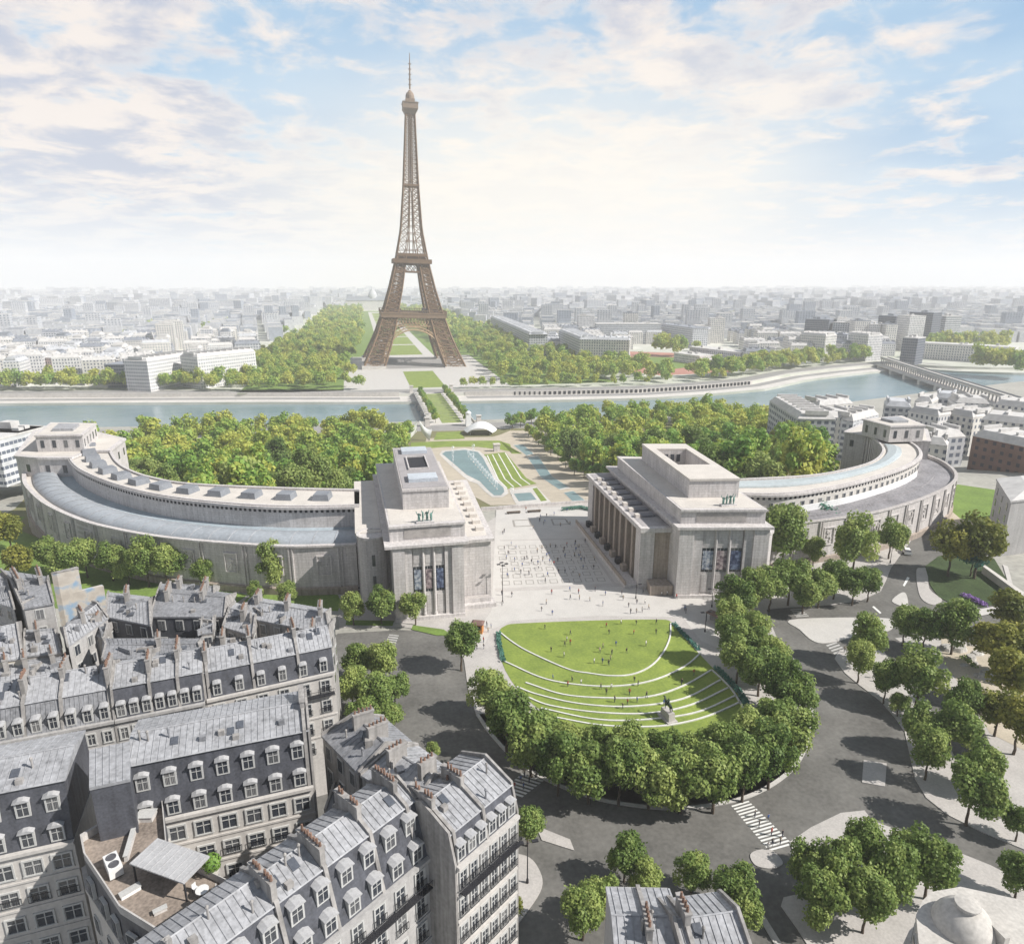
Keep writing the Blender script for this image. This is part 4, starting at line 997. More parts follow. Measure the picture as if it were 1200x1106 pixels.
    def cap_mesh(w,h,dp):
        b=MB(); k_=.3 if drows==2 else .16; o_=.24 if drows==2 else .12; pr=[(-w/2-o_,h),(w/2+o_,h),(w/2+o_,h+.08),(w/2*.5,h+k_),(-w/2*.5,h+k_),(-w/2-o_,h+.08)]
        b.add([(x,-.22,z) for x,z in pr]+[(x,dp,z+.12) for x,z in pr],[(0,1,2,3,4,5),(11,10,9,8,7,6)]+[(i,6+i,6+(i+1)%6,(i+1)%6) for i in range(6)]); return b.mesh('dormer_hood',mat('pale_zinc_hood',(.44,.44,.445),.5,.12,2,spec=.5))
    for r in range(drows):
        hh=min(1.55,hm/drows*.62); zz=h0+.35+r*hm/drows; yy=.1+(s-.1)*(zz-h0)/hm-.12
        wd=.9 if drows==2 else .72; dp=s*(hh+.6)/hm+.7
        dm=dorm_mesh(wd,hh,dp); cm=cap_mesh(wd,hh,dp); pn=MB().box(-wd/2,wd/2,.03,.075,0,hh-.1).mesh('pane',GLASS); br=MB().box(-.03,.03,.0,.03,0,hh-.1).box(-wd/2,wd/2,0,.03,hh*.55,hh*.55+.05).mesh('glazing_bar',FRAME)
        for side in ((0,1) if backw else (0,)):
            for i in range(bays):
                if (r,i) in nodorm: continue
                x=(i+.5)*bw+(0 if r==0 else .0)
                o=put(dm,'dormer',(x,yy if side==0 else D-yy,zz),t,0 if side==0 else math.pi)
                put(cm,'dormer_hood',(0,0,0),o); put(pn,'pane',(0,0,0),o); put(br,'glazing_bar',(0,0,0),o)
    # chimneys
    for c in chim:
        x=min(max(c*L,.3),L-.3); hw=.24
        top=hr+rnd.uniform(.7,1.1)
        wdt=D*rnd.uniform(.26,.42); y0=D*.5-wdt*(.9 if rnd.random()<.5 else .35)
        y0=max(y0,s); 
        mb=MB(); mb.box(x-hw,x+hw,y0,y0+wdt,hb-.6,top); mb.box(x-hw-.07,x+hw+.07,y0-.07,y0+wdt+.07,top,top+.16)
        ch=mb.build('chimney_stack',PLASTER,t)
        if 0<c<1:
            mb=MB(); pr=[(0,H+.2),(D-.0,H+.2),(D-s+.25,hb+.28),(D/2,hr+.38),(s-.25,hb+.28)]
            mb.add([(x-.17,y,z) for y,z in pr]+[(x+.17,y,z) for y,z in pr],[(0,1,2,3,4),(9,8,7,6,5)]+[(i,5+i,5+(i+1)%5,(i+1)%5) for i in range(5)])
            mb.build('fire_wall',PLASTER,t)
        if pots:
            mb=MB(); k=max(3,int(wdt/.42))
            for i in range(k):
                yy=y0+.25+i*.42; 
                if k>5 and rnd.random()<.15: continue
                hh=rnd.uniform(.35,.65); mb.lathe([(.13,top+.16),(.10,top+.16+hh)],(x,yy),n=7)
            mb.build('chimney_pots',TERRA,ch)
    for e,x in zip(ends,(0,L)):
        if e:
            mb=MB(); x0,x1=(x-.25,x) if x==0 else (x,x+.25)
            pr=[(0,0),(D,0),(D,h0+.2),(D-s+.1,hb+.35),(D/2,hr+.45),(s-.1,hb+.35),(0,h0+.2)]
            mb.add([(x0,y,z) for y,z in pr]+[(x1,y,z) for y,z in pr],[(0,1,2,3,4,5,6),(13,12,11,10,9,8,7)]+[(i,7+i,7+(i+1)%7,(i+1)%7) for i in range(7)])
            mb.build('party_wall',PLASTER,t)
    # skylights on the zinc
    for i in range(max(1,int(L/4.5))):
        x=rnd.uniform(.8,L-1.4); u=rnd.uniform(.25,.7); y=s+(D/2-s)*u; z=hb+(hr-hb)*u
        sl=(hr-hb)/(D/2-s)
        mb=MB(); mb.add([(x,y,z+.16),(x+.7,y,z+.16),(x+.7,y+.9,z+.9*sl+.16),(x,y+.9,z+.9*sl+.16),(x,y,z-.1),(x+.7,y,z-.1),(x+.7,y+.9,z+.9*sl-.1),(x,y+.9,z+.9*sl-.1)],[(0,1,2,3),(4,5,1,0),(5,6,2,1),(6,7,3,2),(7,4,0,3)])
        mb.build('skylight',mat('skylight_dark',(.09,.10,.12),.3,.2,2,spec=.7),t)
    for i in range(max(2,int(L/2.2))):
        x=rnd.uniform(.8,L-1.); y=rnd.uniform(s+.3,D/2-.3); z=hb+(hr-hb)*(y-s)/(D/2-s); mb=MB()
        if rnd.random()<.5: mb.lathe([(.09,z-.1),(.09,z+rnd.uniform(.5,1.1)),(.16,z+1.1),(.05,z+1.25)],(x,y),n=7)
        else: mb.box(x-.3,x+.3,y-.2,y+.3,z-.1,z+.5)
        mb.build('roof_vent',PLASTER if rnd.random()<.6 else ZINCD,t)
    return t
def roofblock(label,pix,z,rise=1.3,roof=ZINC,wall=PLASTER,chims=1,gable=True,wins=True,zb=0,cat='apartment house',name='roof_house',group=None,wsp=2.4):
    """house whose four eave corners are surveyed at height z: front-left, front-right, back-right, back-left"""
    q=[G(*p,z) for p in pix]; c=sum(q,Vector((0,0)))/len(q)
    t=thing(name,label,cat,(c.x,c.y,zb),group=group)
    q=[Vector((p.x,p.y)) for p in q]
    MB().prism(q,zb,z-.05).build('wall',wall,t,world=True)
    e=[c+(p-c)*1.03 for p in q]
    r0=e[0].lerp(e[3],.5); r1=e[1].lerp(e[2],.5)
    if gable: r0=r0.lerp(r1,.04); r1=r1.lerp(r0,.04)
    mb=MB(); v=[P3(e[0],z),P3(e[1],z),P3(r1,z+rise),P3(r0,z+rise),P3(e[2],z),P3(e[3],z)]+[P3(e[i],z-.25) for i in range(4)]
    mb.add(v,[(0,1,2,3),(3,2,4,5),(5,0,3),(1,4,2),(6,7,1,0),(7,8,4,1),(8,9,5,4),(9,6,0,5)])
    n=max(3,int((e[1]-e[0]).length/.65))
    for i in range(1,n):
        u=i/n; a=e[0].lerp(e[1],u); b=r0.lerp(r1,u); d=e[3].lerp(e[2],u)
        mb.bar(P3(a,z+.04),P3(b,z+rise+.04),.035); mb.bar(P3(d,z+.04),P3(b,z+rise+.04),.035)
    mb.bar(P3(r0,z+rise+.04),P3(r1,z+rise+.04),.1)
    mb.build('zinc_roof',roof,t,world=True)
    for i in range(chims):
        u=(i+.5)/chims+rnd.uniform(-.1,.1); a=e[0].lerp(e[1],u); d=e[3].lerp(e[2],u); p0=a.lerp(d,.25+.2*rnd.random()); dr=(d-a).normalized(); ln=(d-a).length*.32
        M=Matrix.Translation((p0.x,p0.y,0))@Matrix.Rotation(math.atan2(dr.y,dr.x),4,'Z')
        mb=MB(); mb.box(0,ln,-.3,.3,z-.2,z+rise+1.3,M); mb.box(-.08,ln+.08,-.38,.38,z+rise+1.3,z+rise+1.48,M); ch=mb.build('chimney_stack',PLASTER,t,world=True)
        mb=MB()
        for k in range(max(3,int(ln/.45))):
            w=M@Vector((.25+k*.45,0,0)); mb.lathe([(.13,z+rise+1.48),(.1,z+rise+1.48+rnd.uniform(.3,.6))],(w.x,w.y),n=7)
        if len(mb.f)>20:
            o=mb.build('chimney_pots',TERRA,ch)
            for vv in o.data.vertices: vv.co-=t.location
    for (ea,eb,ra) in ((e[0],e[3],r0),(e[1],e[2],r1)):
        mb=MB(); dd_=(eb-ea).normalized(); nn_=Vector((-dd_.y,dd_.x))*.13; pts=[(ea,z-.2),(eb,z-.2),(eb,z+.3),(ra,z+rise+.35),(ea,z+.3)]
        mb.add([(p.x-nn_.x,p.y-nn_.y,h) for p,h in pts]+[(p.x+nn_.x,p.y+nn_.y,h) for p,h in pts],[(0,1,2,3,4),(9,8,7,6,5)]+[(i,5+i,5+(i+1)%5,(i+1)%5) for i in range(5)])
        mb.build('fire_wall',PLASTER,t,world=True)
    for i in range(5):
        u=rnd.uniform(.1,.9); w=rnd.uniform(.15,.85); a=e[0].lerp(e[1],u); b=r0.lerp(r1,u); p=a.lerp(b,w); zz=z+rise*w; mb=MB(); k_=rnd.random()
        if k_<.4: mb.lathe([(.08,zz-.1),(.08,zz+rnd.uniform(.4,.9)),(.14,zz+.95),(.04,zz+1.05)],(p.x,p.y),n=7)
        elif k_<.75: w_=rnd.uniform(.2,.5); mb.box(p.x-w_,p.x+w_,p.y-.25,p.y+.3,zz-.2,zz+rnd.uniform(.3,.9))
        else:
            M=Matrix.Translation((p.x,p.y,0))@Matrix.Rotation(rnd.random()*3,4,'Z'); l_=rnd.uniform(.6,1.4); mb.box(-l_,l_,-.12,.12,zz-.4,zz+rnd.uniform(.3,.8),M)
        mb.build('roof_vent',PLASTER if rnd.random()<.6 else ZINCD,t,world=True)
    for i in range(2):
        u=rnd.uniform(.15,.85); w=rnd.uniform(.3,.75); a=e[0].lerp(e[1],u); b=r0.lerp(r1,u); p=a.lerp(b,w); zz=z+rise*w
        mb=MB(); mb.box(p.x-.4,p.x+.4,p.y-.45,p.y+.45,zz-.3,zz+.22); mb.build('skylight',mat('skylight_dark',(.09,.10,.12),.3,.2,2,spec=.7),t,world=True)
    if wins:
        cnt=0
        for a,b in ((q[0],q[1]),(q[1],q[2])):
            L=(b-a).length; k=max(1,int(L/wsp)); d=(b-a).normalized()
            for f in range(3):
                for i in range(k):
                    if cnt>40: break
                    p=a.lerp(b,(i+.5)/k); M=Matrix.Translation((p.x,p.y,0))@Matrix.Rotation(math.atan2(d.y,d.x),4,'Z'); zz=z-2.3-f*3
                    mb=MB(); mb.box(-.6,.6,-.1,.0,zz-.1,zz+1.65,M); w=mb.build('window',FRAME,t,world=True)
                    mb=MB(); mb.box(-.48,-.04,-.13,-.02,zz,zz+1.5,M); mb.box(.04,.48,-.13,-.02,zz,zz+1.5,M); o=mb.build('pane',GLASS,w)
                    for vv in o.data.vertices: vv.co-=t.location
                    cnt+=1
    return t
# --- long block across the lower left (B)
A=G(198,961,19);B=G(367,923,19); dB=(B-A).normalized(); A1=B-dB*17.0
haussmann('long house with two rows of pale hooded dormers above a cream wall, lower left centre',A1,B,9.2,19,25.6,26.6,5,7,2,wall=HSTONE2,ww=1.45,wh=1.55,chim=(.98,),skirt=.8,ends=(0,1),pots=False)
B2=G(87,987,19); A2=B2-dB*14.5
haussmann('house at the left edge with hooded dormers above a cream wall of paired windows',A2,B2,9.2,19,25.6,26.6,5,6,2,wall=HSTONE2,ww=1.5,wh=1.55,chim=(.3,),skirt=.8,ends=(0,0),pots=False)
t=thing('roof_turret','blocky zinc covered roof pavilion joining the two dormered houses behind the terrace','roof pavilion',(*G(130,895,26),18))
q=[G(106,925,26.3),G(152,915,26.3),G(152,872,26.3),G(106,882,26.3)]; MB().prism(q,18,26.3).build('body',SLATE,t,world=True)
cq=sum(q,Vector((0,0)))/4; mb=MB(); e=[cq+(p-cq)*1.04 for p in q]; mb.prism(e,26.3,26.6,bot=True)
for i in range(1,6): a=e[0].lerp(e[1],i/6); b=e[3].lerp(e[2],i/6); mb.bar(P3(a,26.63),P3(b,26.63),.04)
mb.build('zinc_roof',ZINC,t,world=True)
# --- roof terrace building (C)
cp=[(94,980),(150,945),(189,925),(196,1000),(276,1037),(238,1071),(215,1098),(190,1095),(140,1064),(115,1026),(98,1001)]
zc=21.
q=[G(*p,zc) for p in cp]; c=sum(q,Vector((0,0)))/len(q)
t=thing('terrace_house','corner house with flat brown roof terrace, slate skirt and curved stone front, bottom left','apartment house',(c.x,c.y,0)); TER=t
MB().prism(q,17,zc-.6,).build('slate_skirt',SLATE,t,world=True)
lo=[c+(p-c)*1.07 for p in q]; MB().prism(lo,0,16.6).build('wall',HSTONE2,t,world=True); MB().prism([c+(p-c)*1.1 for p in q],16.6,17,bot=True).build('cornice',HSTONE2,t,world=True)
MB().prism([c+(p-c)*.97 for p in q],zc-.6,zc-.5).build('terrace_floor',mat('brown_roof_gravel',(.30,.25,.21),.95,.25,1.2,.1),t,world=True)
mb=MB(); nq=len(q); inn=[c+(p-c)*.965 for p in q]
for i in range(nq):
    j=(i+1)%nq; mb.prism([q[i],q[j],inn[j],inn[i]],zc-.6,zc+.25)
mb.build('parapet',mat('parapet_render',(.50,.48,.46),.9,.12,2),t,world=True)
for i in (6,7,8,9):
    a,b=lo[i],lo[(i+1)%nq]; L=(b-a).length; k=max(1,int(L/2.3)); d=(b-a).normalized()
    for f in range(5):
        for j in range(k):
            p=a.lerp(b,(j+.5)/k); M=Matrix.Translation((p.x,p.y,0))@Matrix.Rotation(math.atan2(d.y,d.x),4,'Z'); zz=(17.6 if f==4 else 13.4-f*3.1)
            mb=MB(); mb.box(-.6,.6,-.15,.15,zz,zz+1.7,M); w=mb.build('window',FRAME,t,world=True)
            mb=MB(); mb.box(-.48,.48,-.19,.19,zz+.1,zz+1.6,M); o=mb.build('pane',GLASS,w)
            for vv in o.data.vertices: vv.co-=t.location
def onroof(px,py,z=zc-.5): p=G(px,py,z); return (p.x,p.y,z)
t=thing('air_conditioner','white rooftop air conditioning unit with two round fans on the brown terrace','air conditioner',onroof(134,1020),R(-60))
MB().box(-1.1,1.1,-.55,.55,.15,1.1).build('casing',mat('white_enamel',(.72,.72,.71),.5,.06,3),t)
for x in (-.5,.5): MB().lathe([(.42,1.1),(.42,1.16),(.34,1.16),(.3,1.12)],(x,0),n=18).build('fan',mat('fan_dark',(.10,.10,.11),.5,.1,3),t)
MB().box(-1.,-.9,-.5,.5,0,.15).box(.9,1.,-.5,.5,0,.15).build('feet',IRON,t)
t=thing('terrace_canopy','pale zinc awning roof on posts over the roof terrace','canopy',onroof(203,1030),R(-32))
mb=MB(); mb.box(-3.0,3.0,-1.5,1.5,2.0,2.12)
for i in range(9): mb.box(-2.9+i*.7,-2.86+i*.7,-1.48,1.48,2.12,2.17)
mb.build('canopy_roof',mat('pale_zinc_hood',(.44,.44,.445),.5,.12,2,spec=.5),t)
for x in (-2.8,2.8):
    for y in (-1.3,1.3): MB().box(x-.06,x+.06,y-.06,y+.06,0,2).build('post',IRON,t)
MB().box(-2.8,-.2,.2,1.3,0,1.9).build('glazed_room',GLASS,t)
for (px,py,w,l,h,rz,lb,m,nm,ct) in [(155,985,.35,5,.6,5,'low white partition wall dividing the brown terrace','parapet_render','partition_wall','wall'),(172,958,1.6,1.2,.5,-10,'flat square hatch box near the back of the roof terrace','parapet_render','roof_hatch','hatch'),(153,1046,1.6,.6,.35,35,'white rectangular skylight box on the lower terrace','white_enamel','skylight_box','skylight'),(188,1068,1.,.4,.3,25,'small pale vent box on the lower dark terrace','parapet_render','vent_box','vent')]:
    t=thing(nm,lb,ct,onroof(px,py),R(rz)); MB().prism([(-w/2,-l/2),(w/2,-l/2),(w/2,l/2),(-w/2,l/2)],0,h,top=[(-w/2+.05,-l/2+.05),(w/2-.05,-l/2+.05),(w/2-.05,l/2-.05),(-w/2+.05,l/2-.05)]).build('body',MATS[m],t); MB().box(-w/2-.04,w/2+.04,-l/2-.04,l/2+.04,h,h+.05).build('lid',FRAME,t)
t=thing('terrace_table','small white terrace table near the green shrub','table',onroof(238,1050)); MB().lathe([(.55,.7),(.55,.74)],n=14).build('table_top',MATS['white_enamel'],t); MB().lathe([(.3,0),(.05,.05),(.05,.7)],n=8).build('pedestal',IRON,t)
for dx,dy in ((.9,.1),(-.7,.6),(.1,-.9)):
    p=onroof(238,1050); t=thing('terrace_chair','white chair at the small table on the roof terrace','chair',(p[0]+dx,p[1]+dy,p[2]),math.atan2(dy,dx)-math.pi/2,group='chairs round the terrace table')
    MB().box(-.2,.2,-.2,.2,.42,.46).build('seat',MATS['white_enamel'],t); MB().box(-.2,.2,.17,.2,.46,.85).build('backrest',MATS['white_enamel'],t)
    for x in (-.17,.17):
        for y in (-.17,.17): MB().box(x-.015,x+.015,y-.015,y+.015,0,.42).build('leg',IRON,t)
# --- diagonal block facing lower right (D)
Bd=G(502,1006,19); Ad=Vector((-65.8,45.5)); dd=(Bd-Ad).normalized()
A0=Bd-dd*26
haussmann('long diagonal house with two rows of dormers and tall slotted chimneys, bottom centre left',A0,Bd,8.2,19,24.6,25.6,6,11,2,wall=HSTONE,style=1,ww=1.0,wh=1.9,chim=(.45,.62,.8,.96),skirt=1.7,ends=(0,1))
# --- corner block (E)
Ae=G(532,1022,20); Be=G(606,957,20)
haussmann('pale corner house with balconies standing at the roundabout, its zinc roof sloping to a point',Ae+(Be-Ae).normalized()*.4,Be,8.6,20,23.3,24.6,6,6,1,wall=HSTONE2,style=1,ww=.8,wh=1.9,chim=(.03,.5),skirt=.9,ends=(1,1))
# --- roofs between (F)
roofblock('grey zinc roofed house beside the leafy street, with dark end wall toward the terrace block',[(378,862),(420,905),(486,872),(450,841)],22.5,1.6,chims=2,roof=ZINCD)
roofblock('zinc roofed house between the corner house and the leafy street',[(424,908),(484,944),(535,908),(490,874)],22.5,1.5,chims=2)
roofblock('small pale zinc roof wedged at the street edge above the crosswalk',[(488,946),(520,972),(560,928),(538,908)],22.0,1.0,chims=1)
# low link roofs filling between
roofblock('narrow low roof in the dark gap between the cream house and zinc houses',[(382,950),(420,968),(440,925),(400,905)],17.,.8,chims=0,roof=ZINCD)
# --- row across the middle left (row 1)
a=G(-30,878,19); b=G(134,846,19)
haussmann('grey ribbed zinc mansard house at the left end of the middle row',a,b,9,19,22.8,24.6,4,8,1,wall=HSTONE,chim=(.35,.62,.98),ww=.8,wh=1.4,ends=(0,1),skirt=1.6,nodorm=(),mans=False)
a=G(136,846,19.); b=G(240,825,19.)
haussmann('dark slate mansard house in the middle row between the ribbed and the pale house',a,b,9,19,23,24.4,4,7,1,wall=HSTONE,chim=(.4,.72),ww=.8,wh=1.5,ends=(1,0),skirt=1.2)
a=G(243,822,19.); b=G(392,789,19.)
haussmann('pale house at the right end of the middle row facing the leafy street',a,b,8.5,19,22.6,24.2,4,6,1,wall=HSTONE2,style=1,chim=(.02,.36,.72),ww=1.1,wh=1.7,ends=(1,0),skirt=1.1)
# long low cream gallery in front of that row
A_=G(-40,905,15); B_=G(333,823,15); d=(B_-A_).normalized(); ang=math.atan2(d.y,d.x); L=(B_-A_).length
t=thing('street_gallery','long low cream gallery with square dark openings between the middle row and the front houses','gallery',(A_.x,A_.y,0),ang)
MB().box(0,L,.2,2.2,0,14.9).build('wall',mat('gallery_cream',(.62,.57,.49),.9,.08,1),t); MB().box(-.1,L+.1,0,2.4,14.9,15.1).build('coping',MATS['gallery_cream'],t)
for i in range(16):
    x=.8+i*(L-1)/16; MB().box(x,x+.95,.1,.25,13.1,14.3).build('opening',DARK,t)
# courtyard roofs behind the row
roofblock('long zinc roof at the back right of the courtyard with red brick chimneys',[(283,722),(385,742),(386,714),(300,700)],20.5,1.2,chims=3,roof=ZINC)
roofblock('zinc roofed corner wing closing the courtyard by the leafy street',[(352,768),(384,758),(392,726),(352,738)],20.3,1.2,chims=1)
roofblock('dark slate fronted house with two pale dormers above the courtyard',[(178,722),(262,722),(275,696),(190,684)],20,1.3,chims=2,roof=ZINCD,wall=SLATE)
roofblock('zinc roofed house behind the courtyard with a row of small slate windows',[(125,722),(176,732),(180,700),(128,694)],20,1.5,chims=1,wall=SLATE)
roofblock('slanting zinc roofed wing beside the mural wall',[(80,756),(126,724),(108,706),(72,736)],20,1.2,chims=1,wall=HSTONE)
roofblock('long flat roofed back building with blank beige wall in the middle of the courtyard',[(122,772),(236,768),(236,748),(122,748)],19.5,.5,chims=1,wall=HSTONE,roof=ZINCD)
roofblock('low zinc roof in front of the blank beige wall',[(126,800),(232,790),(232,770),(126,776)],16.5,.6,chims=2,roof=ZINCD)
roofblock('jumbled small zinc roof in the narrow courtyard',[(245,770),(282,768),(284,738),(250,742)],17.5,.8,chims=1)
roofblock('low courtyard roof enclosed by the pale house and the long zinc roof',[(300,766),(348,760),(350,742),(300,742)],14,.6,chims=0,roof=ZINCD)
roofblock('beige house with slate attic and white grouped windows at the left edge',[(28,712),(62,706),(56,676),(2,668)],22,1.3,chims=2,wall=HSTONE,roof=ZINCD)
roofblock('narrow zinc roofed house at the extreme left edge of the upper roofs',[(-20,700),(16,712),(6,672),(-30,668)],21.5,1.3,chims=1,wall=HSTONE,roof=ZINC)
roofblock('cream gabled back house at the left edge with pointed gable',[(-8,775),(26,770),(24,730),(-10,738)],19.5,2.6,chims=0,wall=mat('gallery_cream',(.62,.57,.49),.9,.08,1),roof=ZINC)
roofblock('low cluttered zinc roofs behind the ribbed mansard at the left',[(-10,800),(84,792),(76,766),(-10,776)],17.5,.9,chims=3,roof=ZINC)
roofblock('tilted little zinc roof squeezed between the courtyard and the mural house',[(100,740),(122,748),(134,730),(112,722)],18.5,1.,chims=1)
roofblock('small shed roof over the stair tower in the middle courtyard',[(236,742),(250,740),(252,722),(238,724)],20.2,.8,chims=0,roof=ZINCD)
roofblock('narrow crooked zinc roof at the left of the long courtyard roof',[(262,734),(296,744),(306,716),(276,706)],19.6,1.1,chims=1)
roofblock('low slate lean-to roof in front of the zinc corner wing',[(322,762),(352,764),(354,748),(326,744)],17.5,.7,chims=1,roof=ZINCD)
roofblock('back street house with shallow zinc roof near the wing lawn',[(196,700),(250,702),(256,688),(206,684)],19.5,1.2,chims=2)
roofblock('crooked zinc roof beside the gabled cream back house',[(30,768),(72,764),(64,736),(30,738)],18.6,1.4,chims=1)
# tall blank party wall with faded painted patch
p0=G(57,684,24); p1=G(74,726,20); 
t=thing('mural_wall','tall blank plaster gable wall with faded blue and yellow painted patches','wall',(p0.x,p0.y,0))
a=G(60,672,24.5); b=G(72,668,24.5); c_=G(97,712,18)
mb=MB(); mb.prism([a,Vector((a.x+.8,a.y)),Vector((a.x+6.5,a.y+2.5)),Vector((a.x+6,a.y+3.2))],0,20.5,top=None); mb.prism([a,Vector((a.x+.8,a.y)),Vector((a.x+3.6,a.y+1.3)),Vector((a.x+3.2,a.y+1.8))],20.5,24.5); mb.build('wall_face',banner_mat('faded_mural',(.42,.38,.33),(.50,.46,.40),(.25,.36,.48),.35),t,world=True)
mb=MB(); mb.prism([Vector((a.x+.0,a.y-.05)),Vector((a.x+.9,a.y-.05)),Vector((a.x+3.7,a.y+1.25)),Vector((a.x+3.2,a.y+1.9))],24.5,24.7,bot=True); mb.build('coping',PLASTER,t,world=True)
# --- bottom centre roof (G)
haussmann('zinc roofed house with ribbed sheets at the bottom centre, in front of the small trees',G(724,1152,19.5),G(806,1154,19.5),8.0,19.5,20.3,21.6,2,4,0,wall=HSTONE,chim=(.5,),skirt=.3,ends=(0,0),mans=False)
haussmann('patched grey roofed house with white gable at the bottom centre right',G(809,1156,19.5),G(884,1144,19.5),7.0,19.5,20.6,22.,2,3,0,wall=HSTONE,chim=(.15,),skirt=.5,ends=(1,1),mans=False)
# --- bottom right dome house (H)
c=G(1130,1078,20.5); t=thing('domed_house','cream corner house with a round domed roof and bay windows, bottom right corner','house',(c.x,c.y,0))
CR=mat('cream_dome_render',(.52,.495,.455),.85,.14,1,.05)
q=[G(*p,19.5) for p in [(1082,1062),(1092,1052),(1125,1046),(1225,1068),(1290,1120),(1200,1250),(1110,1220),(1078,1110),(1075,1078)]]
MB().prism(q,0,19.5).build('wall',CR,t,world=True)
cc=sum(q,Vector((0,0)))/len(q); MB().prism([cc+(p-cc)*1.04 for p in q],19.5,20.,bot=True).build('roof_terrace',CR,t,world=True)
mb=MB(); mb.lathe([(2.3,20),(2.3,20.2),(2.1,20.7),(1.7,21.3),(1.15,21.7),(.8,21.85)],(c.x,c.y),n=32); mb.build('dome',CR,t,world=True,smooth=True)
mb=MB(); mb.lathe([(.8,21.8),(.8,22.1),(.95,22.13),(.95,22.27),(.6,22.35),(.2,22.42)],(c.x,c.y),n=24); mb.build('dome_lantern',CR,t,world=True,smooth=False)
p=G(1165,1098,20.1); MB().box(p.x-.25,p.x+.25,p.y-1,p.y+1,20,21.2).build('chimney_stack',CR,t,world=True)
for i in (0,7,8,6):
    a,b=q[i],q[(i+1)%9]
    for f in range(3):
        k=max(1,int((b-a).length/2.2)); 
        for j in range(k):
            p=a.lerp(b,(j+.5)/k); d=(b-a).normalized(); M=Matrix.Translation((p.x,p.y,0))@Matrix.Rotation(math.atan2(d.y,d.x),4,'Z'); zz=16.6-f*3.2
            mb=MB(); mb.box(-.7,.7,-.16,.16,zz,zz+2.2,M); w=mb.build('window',FRAME,t,world=True)
            mb=MB(); mb.box(-.58,.58,-.2,.2,zz+.12,zz+2.08,M); o=mb.build('pane',GLASS,w)
            for vv in o.data.vertices: vv.co-=t.location
    if (b-a).length>1:
        mb=MB(); mb.prism([a,b,b+(b-cc).normalized()*.7,a+(a-cc).normalized()*.7],15.9,16.2,bot=True); mb.build('balcony_slab',CR,t,world=True)
# planting on the roof terrace
for (px,py,r_,lb) in [(250,1024,.9,'round bright green shrub beside the terrace awning')]:
    p=onroof(px,py); t=thing('planter_shrub',lb,'shrub',p); MB().lathe([(.45,0),(.55,.5),(.5,.5)],n=14).build('planter',CONC,t)
    V=[];T=[]
    for k in range(500):
        d=Vector((rnd.gauss(0,1),rnd.gauss(0,1),rnd.gauss(0,1))).normalized(); c=Vector((0,0,1.25))+d*r_*(1-.3*rnd.random()); a=d.orthogonal().normalized()*.11; b=d.cross(a).normalized()*.11
        V+=[c+a,c+b,c-a,c-b]
    mb=MB(); mb.add(V,[(4*i,4*i+1,4*i+2,4*i+3) for i in range(500)]); o=mb.build('foliage',LEAFY,t,fix=False); at=o.data.attributes.new('tint','FLOAT','POINT'); at.data.foreach_set('value',[rnd.random() for _ in V])
# ------------------------------------------------------------------ trees
def crown_arrays(seed,R0=1.,H=1.15,lobes=16,n=2600,s=.085,sink=.35):
    """leaf quads gathered in uneven clumps; crown of unit radius centred at the origin"""
    g=np.random.RandomState(seed); 
    th=g.rand(lobes)*6.283; ph=np.arccos(g.uniform(-.75,1,lobes)); rr=g.uniform(.42,.78,lobes)
    C=np.stack([rr*np.sin(ph)*np.cos(th),rr*np.sin(ph)*np.sin(th),rr*np.cos(ph)*H],1); C=np.vstack([C,[[0,0,0]]])
    rad=g.uniform(.26,.46,lobes+1); rad[-1]=.55
    wts=rad**2; wts/=wts.sum(); k=g.choice(lobes+1,n,p=wts)
    d=g.normal(size=(n,3)); d/=np.linalg.norm(d,axis=1)[:,None]
    rr2=rad[k]*(1-sink*g.rand(n)**1.5)*(1+.12*g.normal(size=n))
    P=C[k]+d*rr2[:,None]
    nrm=d*.9+g.normal(size=(n,3))*.55+np.array([0,0,.25]); nrm/=np.linalg.norm(nrm,axis=1)[:,None]
    t=g.normal(size=(n,3)); a=np.cross(nrm,t); a/=np.linalg.norm(a,axis=1)[:,None]; b=np.cross(nrm,a)
    sz=(s*g.uniform(.6,1.35,n))[:,None]
    V=np.stack([P+a*sz,P+b*sz*.75,P-a*sz,P-b*sz*.75],1).reshape(-1,3)*R0
    tint=np.repeat(np.clip(.5+.5*g.normal(size=lobes+1)[k]*.5+.22*g.normal(size=n),0,1),4)
    return V,tint
def quads_mesh(name,V,tint,m):
    me=bpy.data.meshes.new(name); nv=len(V); nf=nv//4
    me.vertices.add(nv); me.vertices.foreach_set('co',np.asarray(V,dtype=np.float32).ravel())
    me.loops.add(nv); me.loops.foreach_set('vertex_index',np.arange(nv,dtype=np.int32))
    me.polygons.add(nf); me.polygons.foreach_set('loop_start',np.arange(0,nv,4,dtype=np.int32)); me.polygons.foreach_set('loop_total',np.full(nf,4,dtype=np.int32))
    me.materials.append(m); me.update(calc_edges=True)
    at=me.attributes.new('tint','FLOAT','POINT'); at.data.foreach_set('value',np.asarray(tint,dtype=np.float32))
    return me
def trunk_mesh(seed,crown_z,top_z):
    g=random.Random(seed); mb=MB(); p=Vector((0,0,-.1)); r=.20; n=5
    for i in range(n):
        q=Vector((g.uniform(-.1,.1),g.uniform(-.1,.1),crown_z*.8*(i+1)/n)); mb.bar(p,q,r,r*.86,7); r*=.86; p=q
    for k in range(7):
        a=k*.9+g.random()*.5; L=g.uniform(1.2,2.4); q=p+Vector((math.cos(a)*L*.7,math.sin(a)*L*.7,L*.8)); m=p.lerp(q,.5)+Vector((0,0,-.2)); mb.bar(p,m,r*.6,r*.42,5); mb.bar(m,q,r*.42,r*.12,5)
    return mb.mesh('trunk',BARK)
RC=3.2
TM={}
